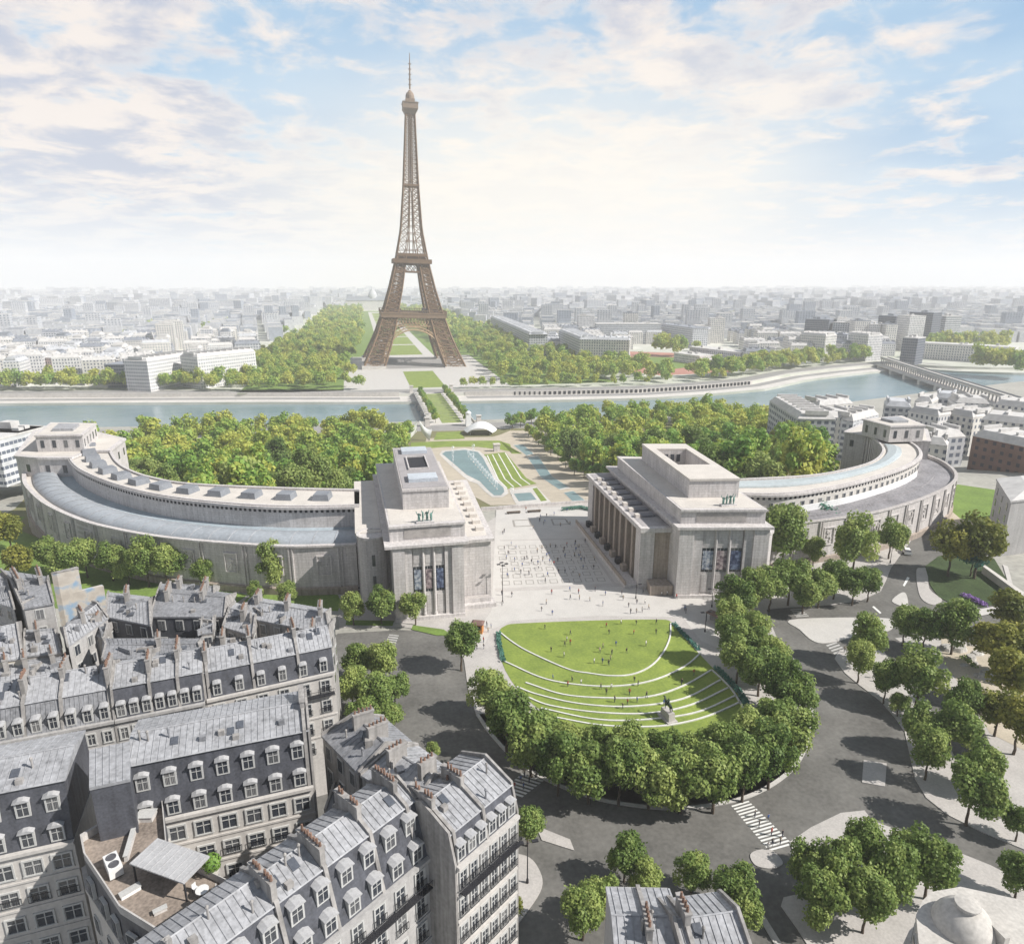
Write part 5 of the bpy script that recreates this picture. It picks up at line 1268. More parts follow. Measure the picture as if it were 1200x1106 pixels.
def tree_kind(kind,m,seeds,n,s,lob=16,H=1.1):
    L=[]
    for sd in seeds:
        V,t=crown_arrays(sd,RC,H,lob,n,s); cz=RC*1.62; V[:,2]+=cz
        L.append((quads_mesh('crown',V,t,m),trunk_mesh(sd,cz,cz+RC)))
    TM[kind]=L
tree_kind('near',LEAF,[1,2,3,4,5],7000,.062,lob=22)
tree_kind('garden',LEAFY,[11,12,13,14],1800,.10,lob=14,H=1.2)
tree_kind('olive',LEAFO,[21,22],4200,.075,lob=18)
tree_kind('teal',LEAFT,[31],2600,.08)
NT=[0]
def tree(x,y,rad,kind,label,group=None,hs=1.,zo=.12,name='broadleaf_tree'):
    z=gz(y)+zo if y<Yn(x) else -28+zo
    s=rad/RC; t=thing(name,label,'tree',(x,y,z),rnd.random()*6.28,group); t.scale=(s*rnd.uniform(.9,1.1),s*rnd.uniform(.9,1.1),s*hs*rnd.uniform(.92,1.12))
    cm,tm=rnd.choice(TM[kind])
    o=bpy.data.objects.new('crown',cm); COL.objects.link(o); o.parent=t
    o=bpy.data.objects.new('trunk',tm); COL.objects.link(o); o.parent=t
    NT[0]+=1; return t
def tree_px(px,py,rpx,kind,label,group=None,hs=1.,gnd=0.,k=None):
    k=k or (.93 if 'ring round' in label or 'flank' in label else 1.0)
    """crown centre and radius as seen in the survey picture"""
    r=3.2
    for _ in range(4):
        p=G(px,py,gnd+r*1.62*hs); d=PR(p.x,p.y,gnd+r*1.62)[2]; r=rpx*d/F*k
    return tree(p.x,p.y,r,kind,label,group,hs)
ORD='first second third fourth fifth sixth seventh eighth ninth tenth eleventh twelfth thirteenth fourteenth fifteenth sixteenth seventeenth eighteenth nineteenth twentieth twenty-first twenty-second twenty-third twenty-fourth twenty-fifth twenty-sixth twenty-seventh twenty-eighth twenty-ninth thirtieth'.split()
def row(lst,kind,fmt,group,hs=1.):
    for i,a in enumerate(lst): tree_px(a[0],a[1],a[2],kind,fmt%ORD[i],group,hs)
row([(570,806,27),(594,843,31),(623,868,33),(655,890,34),(691,899,34),(727,901,34),(763,904,35),(801,909,35),(839,909,35),(874,898,33),(905,883,33),(931,853,30)],'near','%s tree from the left in the outer row of the ring round the lawn','ring trees round the lawn')
row([(586,818,24),(608,842,25),(636,856,26),(666,868,26),(700,872,26),(738,878,26),(776,880,26),(812,876,26),(848,876,26),(878,860,26),(908,842,26)],'near','%s tree from the left in the inner row of the ring round the lawn','ring trees round the lawn')
row([(933,812,28),(914,800,28),(892,782,26),(905,770,24),(866,768,25),(888,752,23),(860,748,23),(882,732,22),(858,722,20)],'near','%s tree counted upwards along the right flank of the lawn','trees along the right flank of the lawn')
row([(862,694,22),(884,692,21),(905,684,22),(927,676,23),(944,690,20),(962,683,20),(980,676,18),(1002,683,18),(1020,680,17)],'near','%s tree from the left in the row before the right pavilion','row of trees before the right pavilion')
row([(921,624,27),(1004,636,25),(1046,624,18)],'near','%s of the three tall single trees against the right wing, from the left','tall trees against the right wing',1.15)
tree_px(964,614,20,'teal','hazy blue green tree standing between two dark trees at the right wing')
tree_px(955,645,13,'near','small thin tree below the blue green tree at the right wing')
tree_px(1118,636,24,'olive','yellow green tree left of the grey stone block at the right','two yellow green trees beside the grey stone block',1.1)
tree_px(1150,634,27,'olive','larger yellow green tree touching the grey stone block at the right','two yellow green trees beside the grey stone block',1.1)
tree_px(1141,652,16,'teal','small turquoise tinted tree in front of the yellow green trees')
row([(1016,745,23),(1009,772,19),(1062,728,19),(1086,734,20),(1122,728,26),(1040,795,20),(1080,790,28),(1054,822,12),(1082,846,25),(1118,850,27),(1090,880,24),(1141,925,30),(1152,892,24),(1128,822,22)],'near','%s tree, counted from the top left, on the pavement right of the roundabout','trees on the right pavement',1.05)
row([(1172,748,27),(1188,712,24),(1183,790,28),(1172,830,24),(1196,846,28),(1210,760,26)],'olive','%s olive toned tree, from the top, along the right edge by the rock garden','olive toned trees by the rock garden')
row([(1196,960,20),(1196,1025,22)],'near','%s green tree from the top cut by the right edge near the bottom','green trees at the right edge')
row([(952,1008,27),(962,1052,28),(985,1018,30),(1012,990,28),(1018,1050,32),(1045,1020,31),(1070,996,28),(1092,1012,30)],'near','%s tree from the left in the dense clump at the lower right corner','clump of trees at the lower right',1.08)
row([(684,1066,28),(706,1050,22),(733,1002,24),(756,1030,20),(812,1018,24),(862,1040,28),(872,1066,22)],'near','%s tree from the left around the bottom centre roofs','trees around the bottom centre roofs')
tree_px(618,962,20,'near','slim tree at the tip of the pale corner house by the crosswalk',None,1.1)
tree_px(598,1064,17,'olive','small round olive tree against the pale corner house, bottom centre')
row([(418,770,21),(448,778,21),(412,800,22),(440,812,24),(462,806,17),(426,836,22),(455,836,18)],'near','%s tree, from the top, in the clump beside the left street','clump of trees beside the left street')
tree_px(540,750,25,'near','bushy tree by the orange kiosk at the corner of the left pavilion')
row([(413,708,17),(446,705,18),(486,708,17)],'near','%s tree from the left in front of the left pavilion','three trees before the left pavilion')
row([(56,645,18),(76,652,22),(98,650,18),(128,652,19),(148,662,16),(170,655,22),(192,658,20),(217,652,20),(240,668,14),(268,665,14)],'near','%s tree from the left in the row along the outer wall of the left wing','row of trees along the left wing')
tree_px(320,660,20,'near','single round tree with visible trunk in front of the left wing relief panels',None,1.15)
tree_px(299,692,9,'near','small bright bush like tree near the back roofs, left of its neighbour'); tree_px(336,697,13,'near','low bright tree right behind the long zinc courtyard roof')
tree_px(8,620,18,'olive','yellowish tree cut by the left edge beside the far end of the left wing'); tree_px(18,655,20,'olive','yellowish low tree at the left edge above the town house roofs')
tree_px(508,878,9,'near','small tree peeking over the zinc roofs beside the street'); tree_px(540,897,8,'near','tiny tree behind the pale zinc roof near the crosswalk')
# two woods in the palace gardens
def inpoly(x,y,P):
    r=False;n=len(P);j=n-1
    for i in range(n):
        if (P[i][1]>y)!=(P[j][1]>y) and x<(P[j][0]-P[i][0])*(y-P[i][1])/(P[j][1]-P[i][1])+P[i][0]: r=not r
        j=i
    return r
def scatter(P,mind,nmax,tries=6000,sd=3):
    g=random.Random(sd); X=[p[0] for p in P];Y=[p[1] for p in P]; out=[]
    for _ in range(tries):
        x=g.uniform(min(X),max(X)); y=g.uniform(min(Y),max(Y))
        if not inpoly(x,y,P): continue
        if all((x-a)**2+(y-b)**2>mind*mind for a,b in out): out.append((x,y))
        if len(out)>=nmax: break
    return out
WL=[GT(138,575),GT(300,578),GT(425,580),GT(470,540),GT(468,515),GT(300,512),GT(140,514)]
WL=[(-137,226),(-120,214),(-100,203),(-76,198),(-64,205),(-52,250),(-40,330),(-32,430),(-60,468),(-160,478),(-240,470),(-215,330)]
WR=[(34,205),(60,185),(84,188),(97,205),(103,235),(150,280),(200,350),(215,440),(190,470),(110,478),(60,440),(42,400),(36,330),(34,260)]
lw=scatter(WL,9.0,190,14000,sd=5); rw=scatter(WR,9.0,190,14000,sd=6)
near_=sorted([(y,x,0) for x,y in lw]+[(y,x,1) for x,y in rw])
NG=300-43-NT[0]; GFAR=[(x,y) for y,x,k in near_[NG:]]
lw=[(x,y) for y,x,k in near_[:NG] if k==0]; rw=[(x,y) for y,x,k in near_[:NG] if k==1]
for x,y in lw: tree(x,y,rnd.uniform(4.2,8.2),rnd.choice(('garden','garden','garden','near')),'leafy green tree in the dense garden wood between the left wing and the river','garden wood left of the fountain',rnd.uniform(.85,1.15))
_WR=[(34,205),(60,185),(84,188),(97,205),(103,235),(150,280),(200,350),(215,440),(190,470),(110,478),(60,440),(42,400),(36,330),(34,260)]
for x,y in rw: tree(x,y,rnd.uniform(4.2,8.2),rnd.choice(('garden','garden','garden','near')),'leafy green tree in the dense garden wood between the fountain and the right wing','garden wood right of the fountain',rnd.uniform(.85,1.15))
# clipped row beside the long basins
a=GT(612,512); b=GT(716,577)
for i in range(12):
    p=a.lerp(b,i/11); tree(p.x+4.0,p.y,3.6,'garden','tree in the straight row running beside the long green basins','row of trees beside the long basins',.9)
for i in range(4):
    p=GT(600+i*12,503-i*2); tree(p.x+rnd.uniform(-2,2),p.y,5,'garden','round tree by the riverside road right of the shell canopy','trees by the shell canopy',.9)
# bridge trees
ntb=0
for sx in (-1,1):
    for i in range(13):
        y=BY0+8+i*(BY1-BY0-16)/12
        tree(sx*11.5,y,3.2,'garden','tree in the %s planted row on the green bridge deck'%('left' if sx<0 else 'right'),'rows of trees on the bridge',.9)
# everything beyond the river: one far wood
far=[]
for x,y in GFAR: far.append((x,y,rnd.uniform(5.2,7.4)))
def far_add(pts,r0,r1): 
    for x,y in pts: far.append((x,y,rnd.uniform(r0,r1)))
Y0=Yf(0)+62
far_add(scatter([(-62,Y0),(-175,Y0),(-200,Y0+20),(-190,960),(-170,1350),(-60,1350),(-70,960),(-78,900),(-80,800)],11,260,9000,8),6,8.5)
far_add(scatter([(72,Y0),(265,Yf(265)+60),(250,760),(195,900),(190,1400),(52,1400),(70,960),(82,900),(82,800)],11,280,9000,9),6,9)
far_add(scatter([(-165,1350),(-60,1350),(-60,2500),(-165,2500)],17,170,5000,10),8,11)
far_add(scatter([(45,1400),(180,1400),(180,2500),(45,2500)],17,170,5000,11),8,11)
xa=G(0,452,-28).x; xb=G(205,455,-28).x
x=xa-20
while x<xb+45: far.append((x,Yf(x)+58+rnd.uniform(-3,3),rnd.uniform(6,8))); far.append((x+4,Yf(x)+70+rnd.uniform(-3,3),rnd.uniform(6,8.5))); x+=rnd.uniform(9,12)
for a_,b_ in ((800,945),(985,1046)):
    A_=G(a_,440,-28);B_=G(b_,428,-28); x=A_.x
    while x<B_.x:
        for k in range(2 if a_>900 else 3): far.append((x+rnd.uniform(-4,4),Yf(x)+58+k*14+rnd.uniform(-4,4),rnd.uniform(5,9.5)))
        x+=rnd.uniform(9,13)
x=G(480,452,-28).x
while x<G(790,450,-28).x:
    if abs(x)>24 and rnd.random()<.75: far.append((x,Yf(x)+59+rnd.uniform(-2,2),rnd.uniform(3.5,5.5)))
    x+=rnd.uniform(7,10)
for px_,py_ in ((1085,414),(1100,413),(1115,414),(1130,413),(1150,414),(1170,413),(1145,436),(1156,437),(1168,438),(1180,438),(1192,440),(790,418),(770,417)): 
    p=G(px_,py_,-28); far.append((p.x,p.y,rnd.uniform(9,13))); far.append((p.x+14,p.y+6,rnd.uniform(9,13)))
for k in range(130):
    p=Vector((rnd.uniform(-900,1300),rnd.uniform(900,2400)))
    if -200<p.x<200: continue
    far.append((p.x,p.y,rnd.uniform(6,9)))
Vs=[];Ts=[];bases=[crown_arrays(40+i,1.,1.15,14,900,.115) for i in range(5)]
fb=[crown_arrays(50+i,1.,1.1,8,130,.24) for i in range(3)]
for x,y,r in far:
    V,t=(bases if y<1300 else fb)[rnd.randrange(5 if y<1300 else 3)]; a=rnd.random()*6.28; c_,s_=math.cos(a),math.sin(a)
    W_=V*np.array([1,1,1]); W_=np.stack([W_[:,0]*c_-W_[:,1]*s_,W_[:,0]*s_+W_[:,1]*c_,W_[:,2]],1)*r+np.array([x,y,(gz(y) if y<Yn(x) else -28)+r*1.5])
    Vs.append(W_); Ts.append(np.clip(t*.7+rnd.uniform(-.1,.7),0,1.6))
me=quads_mesh('distant_wood',np.concatenate(Vs),np.concatenate(Ts),LEAFY)
o=bpy.data.objects.new('distant_wood',me); COL.objects.link(o); tag(o,'green woods and street trees on both river banks, around and behind the tower','wood',kind='stuff')
# ------------------------------------------------------------------ city
def house(x,y,w,d,h,zb,rot,wm,rm,label,group=None,name='apartment_building',style=0,cat='apartment building'):
    t=thing(name,label,cat,(x,y,zb),rot,group)
    q=[(-w/2,-d/2),(w/2,-d/2),(w/2,d/2),(-w/2,d/2)]
    MB().prism(q,0,h).build('wall',wm,t)
    mb=MB()
    if style==0:
        i=min(2.2,d*.2); mb.prism([(a*1.01,b*1.01) for a,b in q],h,h+.3,bot=True)
        mb.prism([(a*.995,b*.995) for a,b in q],h+.3,h+3,top=[(a-math.copysign(i,a),b-math.copysign(i,b)) for a,b in q])
        k=int(w/7)
        for j in range(k+1):
            xx=-w/2+1+j*(w-2)/max(k,1); mb.box(xx-.5,xx+.5,-d*.3,d*.3,h+2,h+4.2)
    else:
        mb.prism([(a*1.01,b*1.01) for a,b in q],h,h+.9,bot=True); 
        for j in range(3): xx=rnd.uniform(-w*.35,w*.35); yy=rnd.uniform(-d*.2,d*.2); s=rnd.uniform(1.2,3); mb.box(xx-s,xx+s,yy-s*.8,yy+s*.8,h+.9,h+.9+rnd.uniform(1.2,3))
    mb.build('roof',rm,t)
    return t
def quad_house(label,pix,ztop,zb,wm,rm,style=0,group=None,**k):
    a,b,c=[G(*p,ztop) for p in pix[:3]]; w=(b-a).length; rot=math.atan2(b.y-a.y,b.x-a.x); nrm=Vector((-math.sin(rot),math.cos(rot))); d=abs((c-b).dot(nrm)); d=min(max(d,9),26 if b.y>420 else 18)
    m=a.lerp(b,.5)+nrm*d/2
    return house(m.x,m.y,w,d,ztop-zb,zb,rot,wm,rm,label,group,style=style,**k)
z2=-28
# named prominent buildings across the river
quad_house('white six storey corner block right of the dark low building on the left bank',[(231,419),(299,412),(285,402)],2,z2,FW[1],RW[1])
quad_house('white apartment block with narrow side on the left bank, between two others',[(172,424),(226,416),(216,402)],0,z2,FW[1],RW[1])
quad_house('low dark glazed building on the left bank with flat roof',[(122,428),(170,428),(170,420)],-6,z2,FWD,RW[2],style=1)
quad_house('very long low pinkish building curving along the left bank',[(-40,414),(120,424),(122,412)],-6,z2,FWP,RW[1],style=1)
quad_house('white front haussmann block at the river end of the long row, right of the tower',[(679,398),(738,399),(730,388)],3,z2,FW[0],RW[0])
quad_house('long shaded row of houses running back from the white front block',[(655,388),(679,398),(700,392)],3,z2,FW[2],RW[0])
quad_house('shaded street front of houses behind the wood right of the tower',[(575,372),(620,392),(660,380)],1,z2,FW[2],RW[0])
quad_house('wide white slab block with horizontal bands, right of centre',[(699,380),(774,380),(774,374)],4,z2,FW[3],RW[1],style=1)
quad_house('dark slab block right beside the wide white banded slab',[(775,380),(812,385),(822,378)],2,z2,FW[2],RW[2],style=1)
quad_house('low white school building behind the sports ground, left one',[(790,414),(820,418),(824,410)],-18,z2,FW[1],RW[1],style=1)
quad_house('low white school building behind the sports ground, longer right one',[(808,407),(868,414),(872,405)],-14,z2,FW[2],RW[1],style=1)
quad_house('pale apartment row with crenellated roof by the right river bend, left part',[(938,392),(968,394),(970,386)],4,z2,FW[0],RW[1])
quad_house('pale rounded apartment block at the river bend nearest the viaduct',[(994,392),(1018,394),(1014,386)],4,z2,FW[1],RW[1])
quad_house('dark apartment block between the pale blocks at the river bend',[(969,392),(993,393),(992,385)],2,z2,FW[2],RW[2],style=1)
for i,(x0,x1,yt,z_,lb) in enumerate([(944,972,374,14,'broad dark tower block left of the tall towers on the right skyline'),(976,1006,378,10,'stepped grey block between the dark towers on the right skyline'),(1008,1032,380,10,'bright sided slab block among the towers on the right skyline'),(1030,1050,370,20,'dark slim tower block behind the white tower, right skyline'),(1052,1067,370,22,'narrow white faced tower block on the right skyline'),(1066,1094,366,26,'tallest dark tower block with jagged top on the right skyline'),(1094,1109,370,20,'pale blank tower block at the end of the right skyline cluster'),(1058,1076,396,4,'dark lower tower beside the viaduct')]):
    quad_house(lb,[(x0,yt),(x1,yt+1),(x1,yt-3)],z_,z2,[FWD,FW[2],FW[1],FWD,FW[1],FWD,FW[3],FWD][i],RW[2 if i in (0,3,5) else 1],style=1,name='tower_block',cat='tower block')
quad_house('long white office building with pinkish end beyond the viaduct',[(1075,402),(1190,408),(1188,400)],-8,z2,FW[0],RW[1],style=1)
# academy with dome closing the park
t=thing('academy_building','hazy long building with central dome closing the park behind the tower','academy building',(20,2560,z2))
MB().box(-130,60,0,40,0,34).build('wall',FW[0],t); MB().prism([(-132,-2),(62,-2),(62,42),(-132,42)],34,48,top=[(-124,14),(54,14),(54,28),(-124,28)]).build('roof',RW[2],t); MB().lathe([(16,34),(16,48),(15,55),(11,63),(6,69),(2,74),(1,82)],(-35,20),n=20).build('dome',RW[0],t)
# near right district
z3=-14
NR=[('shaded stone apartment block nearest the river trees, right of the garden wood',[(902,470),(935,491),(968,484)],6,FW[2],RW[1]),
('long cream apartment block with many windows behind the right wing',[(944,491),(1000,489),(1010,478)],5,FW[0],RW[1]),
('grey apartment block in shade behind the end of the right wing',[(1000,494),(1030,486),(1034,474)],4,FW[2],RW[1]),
('white house with blank gable behind the right end pavilion',[(1064,482),(1100,488),(1100,472)],6,FW[1],RW[1]),
('pale blank walled house right of the end pavilion roof',[(1105,484),(1140,490),(1150,476)],6,FW[0],RW[1]),
('grey house with shaded facade between the pavilion and the brown brick block',[(1098,514),(1132,512),(1138,502)],7,FW[2],RW[1]),
('cream low house directly behind the right end pavilion',[(1084,520),(1110,523),(1112,508)],5,FW[0],RW[1]),
('large brown brick apartment block at the right edge',[(1140,511),(1230,530),(1238,506)],10,FWB,RW[1]),
('pale house at the right edge behind the brown brick block',[(1150,492),(1205,498),(1212,482)],8,FW[0],RW[1]),
('white roofed house on the riverside at the right, next to the viaduct end',[(1120,472),(1160,474),(1160,464)],4,FW[1],RW[1]),
('row of pale roofs on the riverside at the right edge',[(1165,474),(1215,480),(1215,468)],5,FW[0],RW[1]),
('grey roofed riverside house right of the cream block',[(1038,476),(1068,478),(1070,466)],3,FW[2],RW[0]),
('small pale riverside house between two grey roofs',[(1072,470),(1092,472),(1094,462)],3,FW[0],RW[1]),
('riverside block with chimneys left of the viaduct end',[(1095,466),(1118,468),(1120,458)],3,FW[2],RW[0]),
('cream riverside block behind the long cream apartment block',[(960,476),(1000,473),(1006,466)],3,FW[0],RW[1])]
for lb,px_,zt,wm,rm in NR: quad_house(lb,px_,zt,-26 if px_[0][1]<500 else -12,wm,rm)
# grey stone block at the right edge
P_=G(1172,652); Q_=G(1157,620); R_=G(1262,640); S_=Q_+(R_-P_)
t=thing('stone_block','grey stone house with shaded arched side and pale hipped roof at the right edge','house',(P_.x,P_.y,0))
zt=15.2; MB().prism([P_,R_,S_,Q_],0,zt).build('wall',HSTONE,t,world=True)
qq=[P_,R_,S_,Q_]; cq=sum(qq,Vector((0,0)))/4; MB().prism([cq+(p-cq)*1.03 for p in qq],zt,zt+.5,bot=True).build('cornice',HSTONE,t,world=True); MB().prism(qq,zt+.5,zt+2.3,top=[cq+(p-cq)*.5 for p in qq]).build('roof',RW[1],t,world=True)
for i in range(3):
    for f in range(4):
        p=Q_.lerp(P_,(i+.5)/3); d_=(P_-Q_).normalized(); M=Matrix.Translation((p.x,p.y,0))@Matrix.Rotation(math.atan2(d_.y,d_.x),4,'Z'); mb=MB(); mb.box(-.6,.6,-.12,.12,2.+f*3.3,3.9+f*3.3,M); mb.build('window',GLASS,t,world=True)
# low wall right
tag(MB().prism([G(1150,672),G(1152,670),G(1216,716),G(1214,720)],0.1,2.).build('retaining_wall',CONC,world=True),'diagonal pale retaining wall below the grey stone block at the right edge','wall')
# pale banded building at left edge
house(*G(-25,512,6),44,26,20,-12,R(-20),FW[3],RW[1],'white banded building cut by the left edge beside the left end pavilion',style=1)
house(*G(18,505,8),16,14,17,-9,R(-20),FW[1],RW[1],'small white stepped building between the left edge building and the end pavilion',style=1)
# generic blocks, nearest ones as things
cand=[]
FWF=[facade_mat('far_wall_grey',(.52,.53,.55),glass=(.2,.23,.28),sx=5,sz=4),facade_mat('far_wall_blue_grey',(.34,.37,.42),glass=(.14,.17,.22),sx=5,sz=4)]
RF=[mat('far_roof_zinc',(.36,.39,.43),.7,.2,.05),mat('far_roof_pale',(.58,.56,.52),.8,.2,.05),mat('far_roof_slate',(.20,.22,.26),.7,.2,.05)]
def clear(x,y):
    if y<Yf(x)+92: return False
    if -205<x<205+max(0,(900-y))*.35: return False
    px_,py_,d_=PR(x,y,z2)
    if px_<-80 or px_>1290: return False
    if 730<px_<875 and py_>404: return False
    if 215<px_<320 and py_>428: return False
    if 1040<px_<1300 and py_>402: return False
    return True
g=random.Random(11)
for side in (-1,1):
    rot=R(8) if side<0 else R(-14)
    for i in range(-70,71):
        for j in range(0,60):
            u=i*31+(i//3)*13; v=j*21+(j//2)*17
            x=side*0+u*math.cos(rot)-v*math.sin(rot); y=560+u*math.sin(rot)+v*math.cos(rot)
            if (x<0)!=(side<0): continue
            if not clear(x,y) or y>2300: continue
            if g.random()<.10: continue
            cand.append((math.hypot(x-CX,y),x,y,rot+g.choice((0,0,math.pi/2))+g.uniform(-.05,.05),g.uniform(22,32),g.uniform(13,19),g.uniform(16,27)+(g.random()<.05)*22))
cand.sort()
ND=255
for k,(dd_,x,y,rot,w,d,h) in enumerate(cand[:ND]):
    wi=g.choice((0,0,1,1,2)); ri=g.choice((0,1,1,2)); side='left' if x<0 else 'right'
    rn=('zinc grey','white','dark slate')[ri]; wn=('cream','white','grey')[wi]
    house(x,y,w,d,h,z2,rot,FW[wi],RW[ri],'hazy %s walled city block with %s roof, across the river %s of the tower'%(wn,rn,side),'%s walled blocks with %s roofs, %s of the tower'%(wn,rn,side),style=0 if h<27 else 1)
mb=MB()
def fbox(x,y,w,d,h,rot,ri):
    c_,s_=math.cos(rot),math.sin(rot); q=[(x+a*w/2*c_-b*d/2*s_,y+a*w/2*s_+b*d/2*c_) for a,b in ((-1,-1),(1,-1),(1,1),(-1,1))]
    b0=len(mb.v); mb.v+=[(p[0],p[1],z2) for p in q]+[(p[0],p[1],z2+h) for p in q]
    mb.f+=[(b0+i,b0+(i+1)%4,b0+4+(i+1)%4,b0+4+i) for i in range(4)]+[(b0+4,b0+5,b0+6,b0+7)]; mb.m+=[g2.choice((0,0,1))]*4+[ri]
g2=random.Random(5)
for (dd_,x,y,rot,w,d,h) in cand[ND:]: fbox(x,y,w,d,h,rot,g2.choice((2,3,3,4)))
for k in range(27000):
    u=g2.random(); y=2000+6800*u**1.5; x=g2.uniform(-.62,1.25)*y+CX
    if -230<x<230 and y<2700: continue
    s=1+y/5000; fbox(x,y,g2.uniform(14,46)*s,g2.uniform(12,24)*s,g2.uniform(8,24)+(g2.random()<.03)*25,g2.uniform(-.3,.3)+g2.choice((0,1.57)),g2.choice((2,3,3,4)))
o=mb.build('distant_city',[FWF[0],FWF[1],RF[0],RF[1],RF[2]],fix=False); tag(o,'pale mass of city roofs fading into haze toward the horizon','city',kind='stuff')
# sports ground
sheet('running_track',gp([(738,412),(800,414),(860,436),(775,440),(742,436)],z2),mat('running_track',(.45,.22,.17),.9,.1,.2),.1,flat=z2)
sheet('sports_lawn',gp([(748,418),(795,419),(812,430),(775,434),(756,432)],z2),GRASS2,.14,flat=z2)
# viaduct
A_=G(1036,419,-20); B_=G(1215,474,-20); L=(B_-A_).length; ang=math.atan2(B_.y-A_.y,B_.x-A_.x)
t=thing('railway_viaduct','long grey arcaded viaduct crossing the river bend at the right','viaduct',(A_.x,A_.y,-33),ang)
MB().box(0,L,-4,4,11.2,13).build('upper_deck',CONC,t); MB().box(0,L,-11,11,4.2,5.6).build('lower_deck',CONC,t)
mb=MB(); x=2
while x<L: mb.box(x-.6,x+.6,-3.6,-2.8,5.6,11.2); mb.box(x-.6,x+.6,2.8,3.6,5.6,11.2); x+=6.5
mb.build('columns',mat('viaduct_iron',(.32,.33,.34),.7,.1,.5),t)
for sy in (-1,1): MB().box(0,L,sy*4-.15,sy*4+.15,13,14.2).build('railing',MATS['viaduct_iron'],t)
x=20
while x<L: MB().prism([(x-3,-12),(x+3,-12),(x+3,12),(x-3,12)],-4,4.2).build('pier',CONC,t); x+=42
# ------------------------------------------------------------------ street furniture
def lamp(px,py,h,lb,heads=2):
    p=G(px,py); t=thing('street_lamp',lb,'street lamp',(p.x,p.y,.15))
    mb=MB(); mb.bar((0,0,0),(0,0,h),.09,.05,8); mb.lathe([(.18,0),(.16,.5),(.09,.7)],n=8); mb.build('pole',IRON,t)
    for k in range(heads):
        a=math.pi*k*2/heads; mb=MB(); mb.bar((0,0,h-.1),(math.cos(a)*.7,math.sin(a)*.7,h+.1),.035); mb.build('arm',IRON,t)
        mb=MB(); mb.prism([(math.cos(a)*.9+dx*.4,math.sin(a)*.9+dy*.22) for dx,dy in ((-1,-1),(1,-1),(1,1),(-1,1))],h+.02,h+.16,bot=True); mb.build('lamp_head',IRON,t)
lamp(589,707,9.5,'tall dark lamp post at the left front corner of the slab grid plaza',4)
lamp(745,702,3.5,'short lamp post at the foot of the right pavilion steps',1)
lamp(834,712,4.5,'lamp post on the plaza between the lawn and the right trees',2)
lamp(826,741,4.5,'lamp post near the upper right curve of the lawn',2)
lamp(618,1035,6,'thin lamp post on the pavement behind the pale corner house',2)
lamp(1043,660,5,'lamp post on the pavement edge near the right wing end',1)
lamp(912,868,5,'lamp post among the lower right ring trees',1)
t=thing('news_kiosk','orange timber kiosk at the corner of the left pavilion','kiosk',(*G(560,741),.15),R(-20)); MB().box(-1.1,1.1,-.9,.9,0,2.1).build('walls',WOODP,t); MB().prism([(-1.35,-1.1),(1.35,-1.1),(1.35,1.1),(-1.35,1.1)],2.1,2.4,top=[(-.9,-.7),(.9,-.7),(.9,.7),(-.9,.7)],bot=True).build('roof',TERRB,t); MB().box(-.8,.8,-.96,-.901,.9,1.8).build('counter_opening',DARK,t)
t=thing('plaza_shelter','long low brown topped shelter at the right edge of the plaza','shelter',(*G(843,733),.15),R(-62)); MB().box(-3,3,-.9,.9,2.0,2.25).build('roof',TERRB,t); MB().box(-2.9,2.9,.6,.75,0,2).build('back_panel',PLASTER,t)
for x in (-2.8,0,2.8): MB().box(x-.06,x+.06,-.8,-.68,0,2).build('post',IRON,t)
for (px,py,lb) in ((602,602,'dark bench at the left of the upper plaza'),(626,600.5,'dark bench in the middle of the upper plaza')):
    t=thing('plaza_bench',lb,'bench',(*G(px,py),.16)); MB().box(-2.2,2.2,-.5,.5,.4,.6).build('seat',BARK,t)
    for x in (-1.8,1.8): MB().box(x-.15,x+.15,-.4,.4,0,.4).build('leg',IRON,t)
# cars
def car(px,py,rz,col,lb):
    p=G(px,py); t=thing('parked_car',lb,'car',(p.x,p.y,.03 if True else 0),R(rz)); m=mat('car_paint_'+col[0],col[1],.3,.03,1,spec=.6)
    mb=MB(); pr=[(-2.1,.3),(2.1,.3),(2.15,.75),(1.35,.92),(-2.,.95)]
    mb.add([(x,-.85,z) for x,z in pr]+[(x,.85,z) for x,z in pr],[(4,3,2,1,0),(5,6,7,8,9)]+[(i,(i+1)%5,5+(i+1)%5,5+i) for i in range(5)])
    mb.prism([(-1.9,-.78),(1.2,-.78),(1.2,.78),(-1.9,.78)],1.38,1.44,top=[(-1.35,-.65),(.55,-.65),(.55,.65),(-1.35,.65)]) if False else None
    mb.prism([(-1.45,-.66),(.45,-.66),(.45,.66),(-1.45,.66)],1.4,1.45,bot=True); mb.build('body',m,t)
    MB().prism([(-1.95,-.8),(1.15,-.8),(1.15,.8),(-1.95,.8)],.93,1.4,top=[(-1.5,-.68),(.5,-.68),(.5,.68),(-1.5,.68)]).build('windows',GLASS,t)
    for x in (-1.3,1.3):
        for y in (-.8,.8):
            mb=MB(); mb.bar((x,y-.1,.31),(x,y+.1,.31),.32,.32,14); mb.build('wheel',IRON,t)
car(1062,648,60,('white',(.75,.75,.75)),'white car parked at the tip of the right wing by the road bend')
car(426,692,0,('grey',(.35,.36,.38)),'grey vehicle parked at the foot of the left wing near the pavilion')
